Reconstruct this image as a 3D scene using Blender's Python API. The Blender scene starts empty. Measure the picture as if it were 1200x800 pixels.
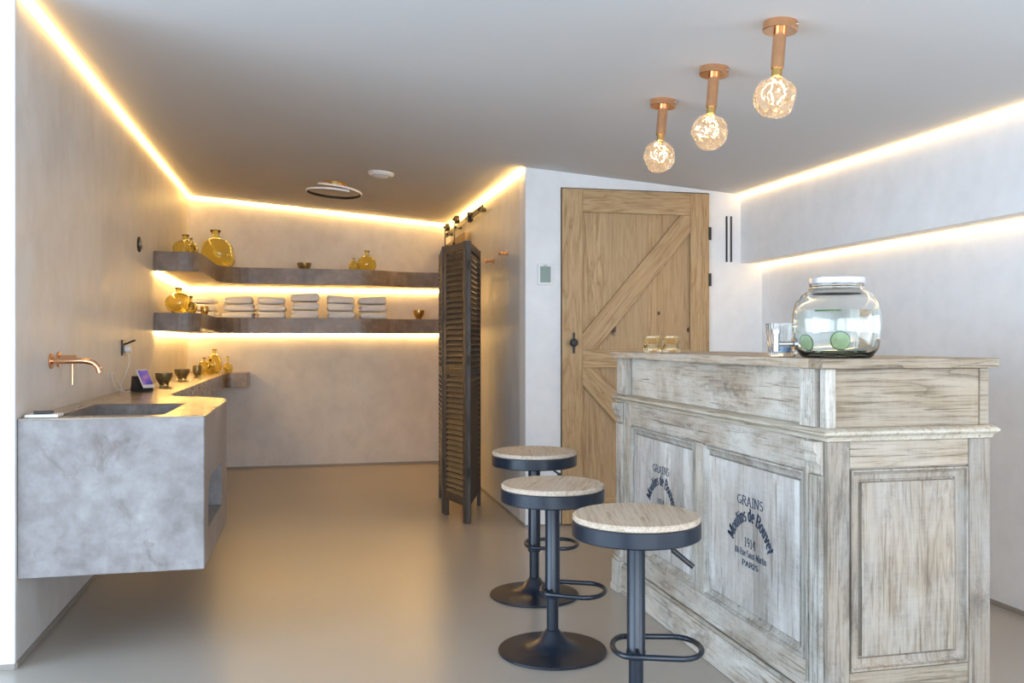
import bpy, bmesh, math, random
from mathutils import Vector, Matrix, noise
from mathutils.geometry import tessellate_polygon
random.seed(7)
PI = math.pi
scene = bpy.context.scene
COL = scene.collection

# ------------------------------------------------------------------ materials
class N:
    def __init__(s, name):
        s.m = bpy.data.materials.new(name); s.m.use_nodes = True
        s.t = s.m.node_tree; s.n = s.t.nodes; s.l = s.t.links
        s.b = s.n['Principled BSDF']
    def new(s, typ, **kw):
        n = s.n.new(typ)
        for k, v in kw.items(): setattr(n, k, v)
        return n
    def link(s, a, b): s.l.new(a, b)
    def setv(s, n, **kw):
        for k, v in kw.items(): n.inputs[k.replace('_', ' ')].default_value = v
    def coord(s, scale=(1,1,1), rnd=True, rot=(0,0,0)):
        tc = s.new('ShaderNodeTexCoord'); mp = s.new('ShaderNodeMapping')
        mp.inputs['Scale'].default_value = scale; mp.inputs['Rotation'].default_value = rot
        s.link(tc.outputs['Object'], mp.inputs['Vector'])
        if rnd:
            oi = s.new('ShaderNodeObjectInfo'); ml = s.new('ShaderNodeMath', operation='MULTIPLY')
            ml.inputs[1].default_value = 37.0
            s.link(oi.outputs['Random'], ml.inputs[0])
            cb = s.new('ShaderNodeCombineXYZ')
            for k in range(3): s.link(ml.outputs[0], cb.inputs[k])
            s.link(cb.outputs[0], mp.inputs['Location'])
        return mp.outputs['Vector']
    def noise(s, vec, scale, detail=4, rough=.55, dist=0):
        n = s.new('ShaderNodeTexNoise')
        n.inputs['Scale'].default_value = scale; n.inputs['Detail'].default_value = detail
        n.inputs['Roughness'].default_value = rough; n.inputs['Distortion'].default_value = dist
        s.link(vec, n.inputs['Vector']); return n.outputs['Fac']
    def ramp(s, fac, stops):
        r = s.new('ShaderNodeValToRGB'); e = r.color_ramp.elements
        while len(e) < len(stops): e.new(.5)
        for el, (p, c) in zip(e, stops):
            el.position = p; el.color = (*c, 1) if len(c) == 3 else c
        s.link(fac, r.inputs['Fac']); return r.outputs['Color']
    def mix(s, fac, a, b, mode='MIX'):
        m = s.new('ShaderNodeMix', data_type='RGBA', blend_type=mode)
        for v, i in ((fac, 0), (a, 6), (b, 7)):
            if hasattr(v, 'default_value') or hasattr(v, 'links'): s.link(v, m.inputs[i])
            else: m.inputs[i].default_value = v if i == 0 else (*v, 1)
        return m.outputs[2]
    def bump(s, h, strength=.3, dist=.002):
        b = s.new('ShaderNodeBump'); b.inputs['Strength'].default_value = strength
        b.inputs['Distance'].default_value = dist
        s.link(h, b.inputs['Height']); s.link(b.outputs['Normal'], s.b.inputs['Normal'])

def plain(name, col, rough=.5, metal=0, spec=.5, **kw):
    k = N(name); k.b.inputs['Base Color'].default_value = (*col, 1)
    k.b.inputs['Roughness'].default_value = rough; k.b.inputs['Metallic'].default_value = metal
    k.b.inputs['Specular IOR Level'].default_value = spec
    for a, v in kw.items(): k.b.inputs[a].default_value = v
    return k.m

def brushed(name, col, rough, metal=1):
    k = N(name); v = k.coord((1,1,1))
    f = k.noise(v, 60, 3)
    c = k.ramp(f, [(.3, tuple(x*.88 for x in col)), (.7, col)])
    k.link(c, k.b.inputs['Base Color'])
    k.b.inputs['Metallic'].default_value = metal; k.b.inputs['Roughness'].default_value = rough
    return k.m

def cement(name, c1, c2, c3, scale, rough, bump=.15, stretch=(1,1,1), stain=None, r2=None, spec=.5):
    k = N(name); v = k.coord(stretch, rnd=False)
    a = k.noise(v, scale, 7, .62, .3); b = k.noise(v, scale*5.3, 6, .6, .2)
    col = k.ramp(a, [(.32, c1), (.5, c2), (.7, c3)])
    col = k.mix(.5, col, k.ramp(b, [(.3, c1), (.52, c2), (.75, c3)]))
    if stain:
        s_ = k.noise(v, scale*1.7, 8, .7, .5)
        m = k.ramp(s_, [(.58, (0,0,0)), (.72, (1,1,1))])
        col = k.mix(m, col, stain)
    k.link(col, k.b.inputs['Base Color'])
    if r2 is not None:
        rr = k.ramp(b, [(.3, (rough,)*3), (.7, (r2,)*3)]); k.link(rr, k.b.inputs['Roughness'])
    else: k.b.inputs['Roughness'].default_value = rough
    k.b.inputs['Specular IOR Level'].default_value = spec
    if bump: k.bump(k.noise(v, scale*9, 6, .6), bump, .004)
    return k.m

def wood(name, axis, dark, mid, light, wash=None, wear=None, ring=9, bump=.3, rough=.6, planks=None, knots=(), vary=0):
    """grain runs along axis (0,1,2)"""
    k = N(name)
    sc = [1.0]*3; sc[axis] = .09
    v = k.coord(tuple(sc))
    big = k.noise(v, 9, 3, .5, 1.2)
    w = k.new('ShaderNodeMath', operation='MULTIPLY'); w.inputs[1].default_value = ring; k.link(big, w.inputs[0])
    fr = k.new('ShaderNodeMath', operation='FRACT'); k.link(w.outputs[0], fr.inputs[0])
    sc2 = [1.0]*3; sc2[axis] = .03
    v2 = k.coord(tuple(sc2)); fine = k.noise(v2, 160, 4, .7)
    col = k.ramp(fr.outputs[0], [(0, mid), (.55, light), (.86, mid), (1, dark)])
    tone = k.noise(v, 3.0, 2)
    col = k.mix(k.ramp(tone, [(.35, (0,0,0)), (.7, (.8,.8,.8))]), col, mid)
    col = k.mix(k.ramp(fine, [(.36, (.75,.75,.75)), (.5, (0,0,0))]), col, dark)
    if wash:
        v3 = k.coord(tuple(.35 if i == axis else 1 for i in range(3)))
        wn = k.noise(v3, 7, 8, .72, .5)
        sawc = [6.0 if i == axis else .6 for i in range(3)]
        saw = k.noise(k.coord(tuple(sawc)), 22, 3, .6)
        ad = k.new('ShaderNodeMath', operation='MULTIPLY_ADD'); ad.inputs[1].default_value = .15
        k.link(saw, ad.inputs[0]); k.link(wn, ad.inputs[2])
        f2 = k.new('ShaderNodeMath', operation='MULTIPLY_ADD'); f2.inputs[1].default_value = .14
        k.link(fine, f2.inputs[0]); k.link(ad.outputs[0], f2.inputs[2])
        lo, hi = wash[1], wash[2]
        col = k.mix(k.ramp(f2.outputs[0], [(lo, (0,0,0)), (hi, (wash[3],)*3)]), col, wash[0])
        crk = k.noise(k.coord(tuple(.05 if i == axis else 1 for i in range(3))), 75, 3, .6, .4)
        col = k.mix(k.ramp(crk, [(.33, (.75,.75,.75)), (.41, (0,0,0))]), col, tuple(x*.9 for x in dark))
        tint = k.noise(k.coord((1,1,1)), 3.5, 3)
        col = k.mix(k.ramp(tint, [(.4, (0,0,0)), (.65, (.25,.25,.25))]), col, (.50,.385,.275))
    if planks:
        ax, width, colp = planks
        tc = k.new('ShaderNodeTexCoord'); sp = k.new('ShaderNodeSeparateXYZ'); k.link(tc.outputs['Object'], sp.inputs[0])
        d = k.new('ShaderNodeMath', operation='DIVIDE'); d.inputs[1].default_value = width; k.link(sp.outputs[ax], d.inputs[0])
        fl = k.new('ShaderNodeMath', operation='FLOOR'); k.link(d.outputs[0], fl.inputs[0])
        wn_ = k.new('ShaderNodeTexWhiteNoise', noise_dimensions='1D'); k.link(fl.outputs[0], wn_.inputs['W'])
        col = k.mix(k.ramp(wn_.outputs['Value'], [(0, (0,0,0)), (1, (.55,.55,.55))]), col, colp)
    if wear:
        v4 = k.coord(tuple(.45 if i == axis else 1 for i in range(3)))
        wr = k.noise(v4, 5.5, 9, .75, .3)
        col = k.mix(k.ramp(wr, [(wear[1], (0,0,0)), (wear[1]+.12, (wear[2],)*3)]), col, wear[0])
    for (kx, ky, kz, rx, rz) in knots:
        tc = k.new('ShaderNodeTexCoord'); sb = k.new('ShaderNodeMapping')
        sb.inputs['Location'].default_value = (-kx/rx, 0, -kz/rz); sb.inputs['Scale'].default_value = (1/rx, 0, 1/rz)
        k.link(tc.outputs['Object'], sb.inputs[0])
        ln = k.new('ShaderNodeVectorMath', operation='LENGTH'); k.link(sb.outputs[0], ln.inputs[0])
        nz = k.noise(k.coord((1,1,1), rnd=False), 60, 3)
        a2 = k.new('ShaderNodeMath', operation='MULTIPLY_ADD'); a2.inputs[1].default_value = .7; k.link(nz, a2.inputs[0]); k.link(ln.outputs['Value'], a2.inputs[2])
        col = k.mix(k.ramp(a2.outputs[0], [(.55, (.95,.95,.95)), (1.0, (.35,.35,.35)), ]), col, (.045,.025,.015)) if False else k.mix(k.ramp(a2.outputs[0], [(.7, (.93,.93,.93)), (1.25, (0,0,0))]), col, (.05,.028,.018))
    if vary:
        oi = k.new('ShaderNodeObjectInfo')
        col = k.mix(1.0, col, k.ramp(oi.outputs['Random'], [(0, (1-vary,)*3), (.5, (1-vary*.35, 1-vary*.4, 1-vary*.5)), (1, (1,)*3)]), 'MULTIPLY')
    k.link(col, k.b.inputs['Base Color']); k.b.inputs['Roughness'].default_value = rough
    k.b.inputs['Specular IOR Level'].default_value = .35
    k.bump(fine, bump, .0015)
    return k.m

def glass(name, col, rough=0.0, ior=1.45):
    k = N(name); k.setv(k.b, Roughness=rough, IOR=ior)
    k.b.inputs['Base Color'].default_value = (*col, 1); k.b.inputs['Transmission Weight'].default_value = 1
    return k.m

def emit(name, col, strength):
    k = N(name); k.b.inputs['Base Color'].default_value = (*col, 1)
    k.b.inputs['Emission Color'].default_value = (*col, 1); k.b.inputs['Emission Strength'].default_value = strength
    return k.m

M = {}
M['wall'] = cement('warm_grey_microcement', (.55,.525,.505), (.69,.67,.65), (.80,.785,.77), 1.2, .42, .10, (1,1,.8), r2=.58)
M['wallwhite'] = cement('white_plaster', (.75,.745,.74), (.82,.815,.81), (.87,.865,.86), 1.8, .7, .08)
M['ceil'] = plain('ceiling_paint', (.70,.685,.675), .8, spec=.2)
k = N('poured_floor'); c_ = k.ramp(k.noise(k.coord((1,1,1), rnd=False), 1.1, 2), [(.3, (.385,.352,.308)), (.7, (.415,.382,.338))])
k.link(c_, k.b.inputs['Base Color']); k.setv(k.b, Roughness=.29); M['floor'] = k.m
M['base'] = plain('grey_skirting', (.30,.27,.24), .5)
M['concrete'] = cement('lavabo_concrete', (.13,.11,.103), (.25,.232,.228), (.39,.378,.376), 3.2, .28, .10, stain=(.12,.085,.07), r2=.42)
M['darkconcrete'] = cement('shelf_concrete', (.10,.07,.052), (.195,.155,.13), (.36,.33,.315), 2.4, .28, .10, stain=(.13,.065,.025), r2=.45)
M['polished'] = cement('polished_brown_concrete', (.17,.125,.09), (.27,.21,.155), (.38,.31,.24), 2.6, .14, .04, stain=(.13,.075,.04), r2=.3)
wh = (.74,.715,.66)
M['bar_y'] = wood('whitewashed_wood_long', 1, (.17,.13,.09), (.40,.34,.27), (.54,.48,.40), wash=(wh,.52,.76,.82), wear=((.13,.10,.075),.55,.75), bump=.5, vary=.22)
M['bar_z'] = wood('whitewashed_wood_upright', 2, (.17,.14,.10), (.40,.35,.29), (.55,.50,.43), wash=(wh,.52,.76,.82), wear=((.13,.11,.09),.56,.75), bump=.5, vary=.25)
M['bar_plank'] = wood('whitewashed_planks', 2, (.20,.18,.155), (.44,.41,.37), (.58,.55,.51), wash=((.80,.79,.77),.50,.72,.88), wear=((.17,.135,.10),.56,.7), bump=.5, planks=(1,.062,(.30,.27,.24)), vary=.1)
M['bar_endz'] = wood('worn_wood_upright', 2, (.13,.095,.065), (.27,.22,.165), (.40,.345,.27), wash=((.43,.41,.38),.54,.80,.68), wear=((.09,.07,.055),.54,.7), bump=.6, vary=.22)
M['bar_x'] = wood('worn_wood_cross', 0, (.10,.07,.04), (.29,.225,.145), (.41,.33,.24), wash=((.46,.425,.37),.57,.84,.55), wear=((.09,.065,.045),.56,.7), bump=.6, vary=.2)
M['top_y'] = wood('bar_top_wood', 1, (.2,.14,.09), (.42,.32,.22), (.52,.42,.31), wash=((.66,.63,.57),.54,.84,.7), bump=.4)
oak = ((.29,.165,.07), (.49,.315,.155), (.585,.405,.225))
M['mould'] = wood('cream_moulding', 1, (.25,.19,.12), (.47,.40,.30), (.60,.54,.43), wash=((.70,.66,.57),.50,.80,.7), wear=((.20,.15,.09),.6,.6), bump=.4)
M['oak_z'] = wood('oak_upright', 2, *oak, bump=.3, rough=.5)
M['oak_x'] = wood('oak_cross', 0, *oak, bump=.3, rough=.5)
M['oak_panel'] = wood('oak_planks', 2, *oak, bump=.3, rough=.5, planks=(0,.145,(.46,.31,.17)),
    knots=[(.345,0,1.235,.045,.085), (.69,0,1.655,.03,.03), (.655,0,1.33,.02,.025), (.86,0,1.225,.022,.03), (.40,0,.46,.03,.04), (.44,0,.55,.03,.03)])
M['seatwood'] = wood('pale_ash', 1, (.36,.25,.15), (.56,.45,.34), (.67,.57,.45), ring=14, bump=.3, rough=.5, wash=((.60,.53,.47),.52,.84,.5))
M['screenwood'] = wood('smoked_wood', 2, (.03,.024,.02), (.075,.06,.05), (.11,.09,.075), bump=.3, rough=.55)
M['slat'] = wood('smoked_slats', 0, (.035,.026,.02), (.10,.078,.06), (.145,.115,.09), bump=.3, rough=.55)
M['blackmetal'] = plain('matt_black_metal', (.010,.016,.028), .30, 0, .5)
M['rail'] = plain('dark_iron', (.03,.027,.024), .45, .5)
M['copper'] = brushed('brushed_copper', (.90,.50,.27), .2)
M['brass'] = brushed('brass', (.72,.47,.16), .3)
M['bronze'] = brushed('bronze_glaze', (.30,.235,.11), .3, .6)
M['chrome'] = plain('chrome', (.42,.43,.45), .32, 1)
M['black'] = plain('black_plastic', (.02,.02,.022), .4)
M['whiteplastic'] = plain('white_plastic', (.80,.80,.80), .4)
M['amber'] = glass('amber_glass', (.985,.90,.44))
M['palamber'] = glass('pale_amber_glass', (.97,.87,.62))
M['clear'] = glass('clear_glass', (.96,.985,.98))
M['blueglass'] = plain('blue_glass', (.25,.45,.80), .25, **{'Transmission Weight': .45})
M['limepith'] = plain('lime_pith', (.86,.93,.72), .5)
M['greenglass'] = glass('green_glass_base', (.55,.86,.66))
M['bulbglass'] = glass('smoky_bulb_glass', (1.0,.92,.80), 0, 1.32)
b_ = M['bulbglass'].node_tree.nodes['Principled BSDF']; b_.inputs['Emission Color'].default_value = (1,.66,.38,1); b_.inputs['Emission Strength'].default_value = .07
M['water'] = glass('water', (.93,.985,.97), 0, 1.33)
M['towel'] = cement('white_terry', (.86,.85,.87), (.90,.895,.91), (.93,.92,.93), 14, .9, .6, spec=.2)
M['limeflesh'] = plain('lime_flesh', (.74,.90,.42), .4, **{'Subsurface Weight': .3})
M['limerind'] = plain('lime_rind', (.13,.36,.05), .4)
M['ink'] = plain('stencil_ink', (.05,.075,.12), .8)
M['led'] = emit('warm_led', (1.0,.60,.18), 23)
M['led_shelf'] = emit('warm_shelf_led', (1.0,.60,.18), 52)
M['led_soft'] = emit('warm_soft_led', (1.0,.66,.27), 10)
M['filament'] = emit('filament', (1.0,.66,.34), 700)
M['ringled'] = plain('opal_diffuser', (.9,.9,.92), .5)
M['lcd'] = plain('lcd_glass', (.22,.30,.27), .2)
M['phone'] = None
k = N('phone_screen'); v = k.coord((1,1,1), rnd=False); f = k.noise(v, 9, 2)
c = k.ramp(f, [(.3,(.02,.03,.22)), (.5,(.16,.10,.35)), (.7,(.6,.25,.25))]); k.link(c, k.b.inputs['Base Color']); k.link(c, k.b.inputs['Emission Color'])
k.b.inputs['Emission Strength'].default_value = .4; k.b.inputs['Roughness'].default_value = .1; M['phone'] = k.m
M['door_edge'] = wood('honey_wood', 2, (.30,.18,.07), (.50,.33,.15), (.60,.42,.2))

# ------------------------------------------------------------------ mesh helpers
def BM(): return bmesh.new()

def box(bm, x0, x1, y0, y1, z0, z1):
    r = bmesh.ops.create_cube(bm, size=1)
    for v in r['verts']:
        v.co = Vector(((x0+x1)/2 + v.co.x*(x1-x0), (y0+y1)/2 + v.co.y*(y1-y0), (z0+z1)/2 + v.co.z*(z1-z0)))
    return r['verts']

def prism(bm, outline, z0, z1, holes=(), zf=None):
    """2D outline (x,y) with holes, extruded z0..z1 (zf(x,y) may give the top)"""
    loops = [outline, *holes]
    tris = tessellate_polygon([[Vector((x, y, 0)) for x, y in lp] for lp in loops])
    flat = [p for lp in loops for p in lp]
    bot = [bm.verts.new((x, y, z0)) for x, y in flat]
    top = [bm.verts.new((x, y, zf(x, y) if zf else z1)) for x, y in flat]
    for a, b, c in tris:
        try: bm.faces.new((top[a], top[b], top[c])); bm.faces.new((bot[c], bot[b], bot[a]))
        except ValueError: pass
    i = 0
    for lp in loops:
        n = len(lp)
        for j in range(n):
            a, b = i+j, i+(j+1) % n
            bm.faces.new((bot[a], bot[b], top[b], top[a]))
        i += n
    bmesh.ops.recalc_face_normals(bm, faces=bm.faces)

def lathe(bm, prof, segs=32, loc=(0,0,0), mat=None, sx=1, sy=1, wob=None):
    """prof: list of (r,z); r=0 closes"""
    rings = []
    L = Vector(loc)
    for i, (r, z) in enumerate(prof):
        if r < 1e-6:
            p = Vector((0,0,z)); p = mat @ p if mat else p
            rings.append([bm.verts.new(p+L)])
        else:
            ring = []
            for s in range(segs):
                a = 2*PI*s/segs; rr = r*(wob(a, z) if wob else 1)
                p = Vector((rr*math.cos(a)*sx, rr*math.sin(a)*sy, z)); p = mat @ p if mat else p
                ring.append(bm.verts.new(p+L))
            rings.append(ring)
    for a, b in zip(rings, rings[1:]):
        if len(a) == 1 and len(b) == 1: continue
        for s in range(segs):
            t = (s+1) % segs
            if len(a) == 1: bm.faces.new((a[0], b[s], b[t]))
            elif len(b) == 1: bm.faces.new((a[s], b[0], a[t]))
            else: bm.faces.new((a[s], b[s], b[t], a[t]))
    bmesh.ops.recalc_face_normals(bm, faces=bm.faces)

def tube(bm, pts, r, segs=12, closed=False, cap=True):
    pts = [Vector(p) for p in pts]; n = len(pts)
    rad = r if isinstance(r, (list, tuple)) else [r]*n
    rings = []; up = None
    for i, p in enumerate(pts):
        if closed: d = (pts[(i+1) % n]-pts[i-1]).normalized()
        elif i == 0: d = (pts[1]-p).normalized()
        elif i == n-1: d = (p-pts[i-1]).normalized()
        else: d = ((pts[i+1]-p).normalized()+(p-pts[i-1]).normalized()).normalized()
        if up is None: up = Vector((0,0,1)) if abs(d.z) < .9 else Vector((1,0,0))
        side = d.cross(up).normalized(); up = side.cross(d).normalized()
        rings.append([bm.verts.new(p + rad[i]*(side*math.cos(2*PI*s/segs)+up*math.sin(2*PI*s/segs))) for s in range(segs)])
    m = n if closed else n-1
    for i in range(m):
        a, b = rings[i], rings[(i+1) % n]
        for s in range(segs):
            t = (s+1) % segs; bm.faces.new((a[s], a[t], b[t], b[s]))
    if not closed and cap:
        bm.faces.new(rings[0][::-1]); bm.faces.new(rings[-1])
    bmesh.ops.recalc_face_normals(bm, faces=bm.faces)

def disc(bm, c, axis, r, h, segs=32):
    """short cylinder from c along axis"""
    a = Vector(axis).normalized(); c = Vector(c)
    tube(bm, [c, c+a*h], r, segs)

def smooth_path(pts, k=8):
    out = []; P = [Vector(p) for p in pts]; P = [P[0]*2-P[1]]+P+[P[-1]*2-P[-2]]
    for i in range(1, len(P)-2):
        for j in range(k):
            t = j/k; a, b, c, d = P[i-1:i+3]
            out.append(.5*((2*b)+(c-a)*t+(2*a-5*b+4*c-d)*t*t+(3*b-a-3*c+d)*t**3))
    out.append(P[-2]); return out

def fillet(pts, rads, n=8):
    """2D closed polygon with rounded corners"""
    out = []; m = len(pts)
    for i in range(m):
        p = Vector(pts[i]); r = rads[i]
        if r <= 0: out.append((p.x, p.y)); continue
        a = (Vector(pts[i-1])-p); b = (Vector(pts[(i+1) % m])-p)
        da, db = a.normalized(), b.normalized()
        r_ = min(r, a.length*.49, b.length*.49)
        s, e = p+da*r_, p+db*r_
        for j in range(n+1):
            t = j/n; q = (1-t)**2*s+2*t*(1-t)*p+t*t*e; out.append((q.x, q.y))
    return out

def panel_ring(bm, rect, prof, fn):
    """mitred frame: rect (u0,u1,v0,v1); prof list of (inset, height); fn(u,v,h)->xyz; closed by inner face"""
    u0, u1, v0, v1 = rect; loops = []
    for ins, h in prof:
        loops.append([bm.verts.new(fn(u, v, h)) for u, v in ((u0+ins, v0+ins), (u1-ins, v0+ins), (u1-ins, v1-ins), (u0+ins, v1-ins))])
    for a, b in zip(loops, loops[1:]):
        for s in range(4):
            t = (s+1) % 4; bm.faces.new((a[s], a[t], b[t], b[s]))
    return loops[-1]

def finish(o, smooth=False, bevel=0, segs=2, angle=35):
    me = o.data
    if smooth:
        for p in me.polygons: p.use_smooth = True
        try: me.set_sharp_from_angle(angle=math.radians(angle))
        except Exception: pass
    if bevel:
        b = o.modifiers.new('bevel', 'BEVEL'); b.width = bevel; b.segments = segs; b.limit_method = 'ANGLE'; b.angle_limit = math.radians(40)
        b.harden_normals = False

def pmat(o):
    m = o.matrix_basis.copy()
    while o.parent: o = o.parent; m = o.matrix_basis @ m
    return m

def obj(name, bm, mat, parent=None, world=False, smooth=False, bevel=0, segs=2, label=None, angle=35):
    if parent is not None and world:
        bmesh.ops.transform(bm, matrix=pmat(parent).inverted(), verts=bm.verts)
    me = bpy.data.meshes.new(name); bm.to_mesh(me); bm.free()
    me.materials.append(mat)
    o = bpy.data.objects.new(name, me); COL.objects.link(o)
    if parent is not None: o.parent = parent
    if label: o['label'] = label
    finish(o, smooth, bevel, segs, angle)
    return o

def thing(name, label, cat, loc=(0,0,0), rz=0, group=None):
    o = bpy.data.objects.new(name, None); COL.objects.link(o); o.empty_display_size = .05
    o.location = loc; o.rotation_euler = (0,0,rz); o['label'] = label; o['category'] = cat
    if group: o['group'] = group
    return o

def tag(o, label, cat, group=None):
    o['label'] = label; o['category'] = cat
    if group: o['group'] = group
    return o

def single(name, bm, mat, label, cat, loc=(0,0,0), rz=0, group=None, **kw):
    """a thing that is one mesh; bm given in local coordinates"""
    o = obj(name, bm, mat, **kw); o.location = loc; o.rotation_euler = (0,0,rz)
    return tag(o, label, cat, group)

def struct(name, bm, mat, **kw):
    o = obj(name, bm, mat, **kw); o['kind'] = 'structure'; return o

def copy_tree(o, parent=None):
    c = o.copy(); COL.objects.link(c); c.parent = parent
    for ch in [x for x in COL.objects if x.parent == o]: copy_tree(ch, c)
    return c

# ------------------------------------------------------------------ room
def cz(x, y): return 2.231 - .08*(x-1.309) + .010*(y-5.35)
XL0, XL1, YB = -1.005, -1.050, 8.35      # left wall near / far, back wall
YD, XC, XR, XU = 5.35, 1.31, 2.92, 2.766  # door wall, corridor wall, right wall, boxed-out upper right wall
YE = 3.43                                # near end of left wall
YF = -2.8                                # window wall behind the viewer
ZB = 1.665
top = lambda x, y: cz(x, y)+.012

bm = BM(); box(bm, -4.2, 3.5, YF-.4, YB+.5, -.12, 0); struct('floor', bm, M['floor'])
bm = BM()
vs = [(-4.2, YF-.4), (3.5, YF-.4), (3.5, YB+.5), (-4.2, YB+.5)]
b = [bm.verts.new((x, y, cz(x, y))) for x, y in vs]; t = [bm.verts.new((x, y, cz(x, y)+.15)) for x, y in vs]
bm.faces.new(b); bm.faces.new(t[::-1])
for i in range(4): bm.faces.new((b[i], t[i], t[(i+1) % 4], b[(i+1) % 4]))
bmesh.ops.recalc_face_normals(bm, faces=bm.faces); struct('ceiling', bm, M['ceil'])
bm = BM(); prism(bm, [(XL0, YE), (XL1, YB), (-1.3, YB), (-1.3, YE+.2), (-1.3, YE)], 0, 0, zf=top); struct('wall_left', bm, M['wall'])
bm = BM(); prism(bm, [(-4.0, YE-.004), (XL0-.002, YE-.004), (XL0-.002, YE+.2), (-4.0, YE+.2)], 0, 0, zf=top); struct('wall_left_return', bm, M['wallwhite'])
bm = BM(); prism(bm, [(XL1-.3, YB), (XC+.3, YB), (XC+.3, YB+.2), (XL1-.3, YB+.2)], 0, 0, zf=top); struct('wall_back', bm, M['wall'])
bm = BM(); prism(bm, [(XC, YD+.16), (XC+.16, YD+.16), (XC+.16, YB), (XC, YB)], 0, 0, zf=top); struct('wall_corridor', bm, M['wall'])
# door wall with door opening
DX0, DX1, DZ = 1.537, 2.54, 2.112
bm = BM(); prism(bm, [(XC, YD), (DX0, YD), (DX0, YD+.16), (XC, YD+.16)], 0, 0, zf=top)
prism(bm, [(DX1, YD), (XR+.2, YD), (XR+.2, YD+.16), (DX1, YD+.16)], 0, 0, zf=top)
prism(bm, [(DX0, YD), (DX1, YD), (DX1, YD+.16), (DX0, YD+.16)], DZ+.004, 0, zf=lambda x, y: cz(x, y)+.012)
struct('wall_door', bm, M['wallwhite'])
bm = BM(); prism(bm, [(XR, 1.7), (XR+.2, 1.7), (XR+.2, YD+.1), (XR, YD+.1)], 0, 0, zf=top); box(bm, XR, XR+.2, YF, -2.2, 0, 2.05); prism(bm, [(XR, YF), (XR+.2, YF), (XR+.2, 1.7), (XR, 1.7)], 1.66, 0, zf=top); struct('wall_right', bm, M['wallwhite'])
bm = BM(); prism(bm, [(XU, YF), (XR+.01, YF), (XR+.01, YD), (XU, YD)], ZB, 0, zf=top); struct('wall_right_upper', bm, M['wallwhite'])
# window wall behind and glazed left side (openings only)
bm = BM()
prism(bm, [(-4.0, YF), (3.1, YF), (3.1, YF-.15), (-4.0, YF-.15)], 2.25, 0, zf=top)
for x in (-4.0, -1.75, .55, 2.75): box(bm, x, x+.16, YF-.15, YF, 0, 2.26)
struct('wall_front', bm, M['wallwhite'])
bm = BM()
prism(bm, [(-4.15, YF-.15), (-4.0, YF-.15), (-4.0, YE+.2), (-4.15, YE+.2)], 2.35, 0, zf=top)
for y in (YF-.15, .2, 3.2): box(bm, -4.15, -4.0, y, y+.25, 0, 2.36)
struct('wall_glazed_side', bm, M['wallwhite'])
# skirtings
def skirt(name, a, b_, n, h=.02, t_=.006):
    bm = BM(); a, b_ = Vector(a), Vector(b_); n = Vector(n)*t_
    prism(bm, [tuple(a), tuple(b_), tuple(b_+n), tuple(a+n)], .0005, h); struct(name, bm, M['base'])
skirt('baseboard_left', (XL0, YE), (XL1, YB), (1,0), .022)
skirt('baseboard_back', (XL1, YB), (XC, YB), (0,-1), .022)
skirt('baseboard_corridor', (XC, YD), (XC, YB), (-1,0), .015)
skirt('baseboard_right', (XR, YF), (XR, YD), (-1,0), .022)
skirt('baseboard_return', (-4, YE-.004), (XL0, YE-.004), (0,-1), .02)
skirt('baseboard_door', (XC, YD), (DX0, YD), (0,-1), .012)

# ------------------------------------------------------------------ LED strips
def strip(path3, label, w=.005, mat=None):
    o = Vector(path3[0]); bm = BM()
    P = [Vector(p)-o for p in path3]
    tube(bm, P, w, 6)
    return single('led_strip', bm, mat or M['led'], label, 'light strip', loc=o)
e = .012
strip([(XL0+e, YE+.02, cz(XL0, YE)-e), (XL1+e, YB-e, cz(XL1, YB)-e)], 'glowing warm light strip where the left wall meets the ceiling')
strip([(XL1+.03, YB-e, cz(XL1, YB)-e), (XC-.03, YB-e, cz(XC, YB)-e)], 'glowing warm light strip along the ceiling over the shelf wall', mat=M['led_shelf'])
strip([(XC-e, YD+.02, cz(XC, YD)-e), (XC-e, YB-.03, cz(XC, YB)-e)], 'glowing warm light strip above the copper pegs and sliding rail', mat=M['led_shelf'])
strip([(XU-e, YF+.05, cz(XU, YF)-e), (XU-e, YD-e, cz(XU, YD)-e)], 'glowing warm light strip where the right wall meets the ceiling', mat=M['led_soft'])
strip([(XR-e, YF+.05, ZB-e), (XR-e, YD-e, ZB-e)], 'glowing warm light strip under the boxed-out part of the right wall', mat=M['led_soft'])

# ------------------------------------------------------------------ shelves
def shelf_outline(y0, xr):
    pts = [(XL1+.018, y0), (-.73, y0), (-.72, 7.70), (.55, 7.70), (.78, 7.90), (xr, 7.90), (xr, YB-.003), (XL1+.012, YB-.003)]
    pts[0] = (XL0+(XL1-XL0)*(y0-YE)/(YB-YE)+.003, y0); pts[-1] = (XL1+.003, YB-.003)
    return fillet(pts, [0, .14, .30, .16, .16, 0, 0, 0])
for z0, z1, w in ((1.632, 1.766, 'upper'), (1.222, 1.347, 'lower')):
    o = Vector((.1, 8.1, z0)); bm = BM(); prism(bm, shelf_outline(6.43, 1.235), 0, z1-z0)
    bmesh.ops.translate(bm, verts=bm.verts, vec=(-o.x, -o.y, 0))
    single('wall_shelf', bm, M['darkconcrete'], {'upper': 'upper of two dark concrete L-shaped shelves, holding the amber vases', 'lower': 'lower of two dark concrete L-shaped shelves, holding the folded white towels'}[w], 'shelf', loc=o, bevel=.004, group='curved concrete wall shelves')
    strip([(XL0-.02+e, 6.47, z0-.010), (XL1+.004+e, YB-e, z0-.010), (1.23, YB-e, z0-.010)], 'glowing warm light strip under the %s concrete shelf' % w, w=.007, mat=M['led_shelf'])

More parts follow.
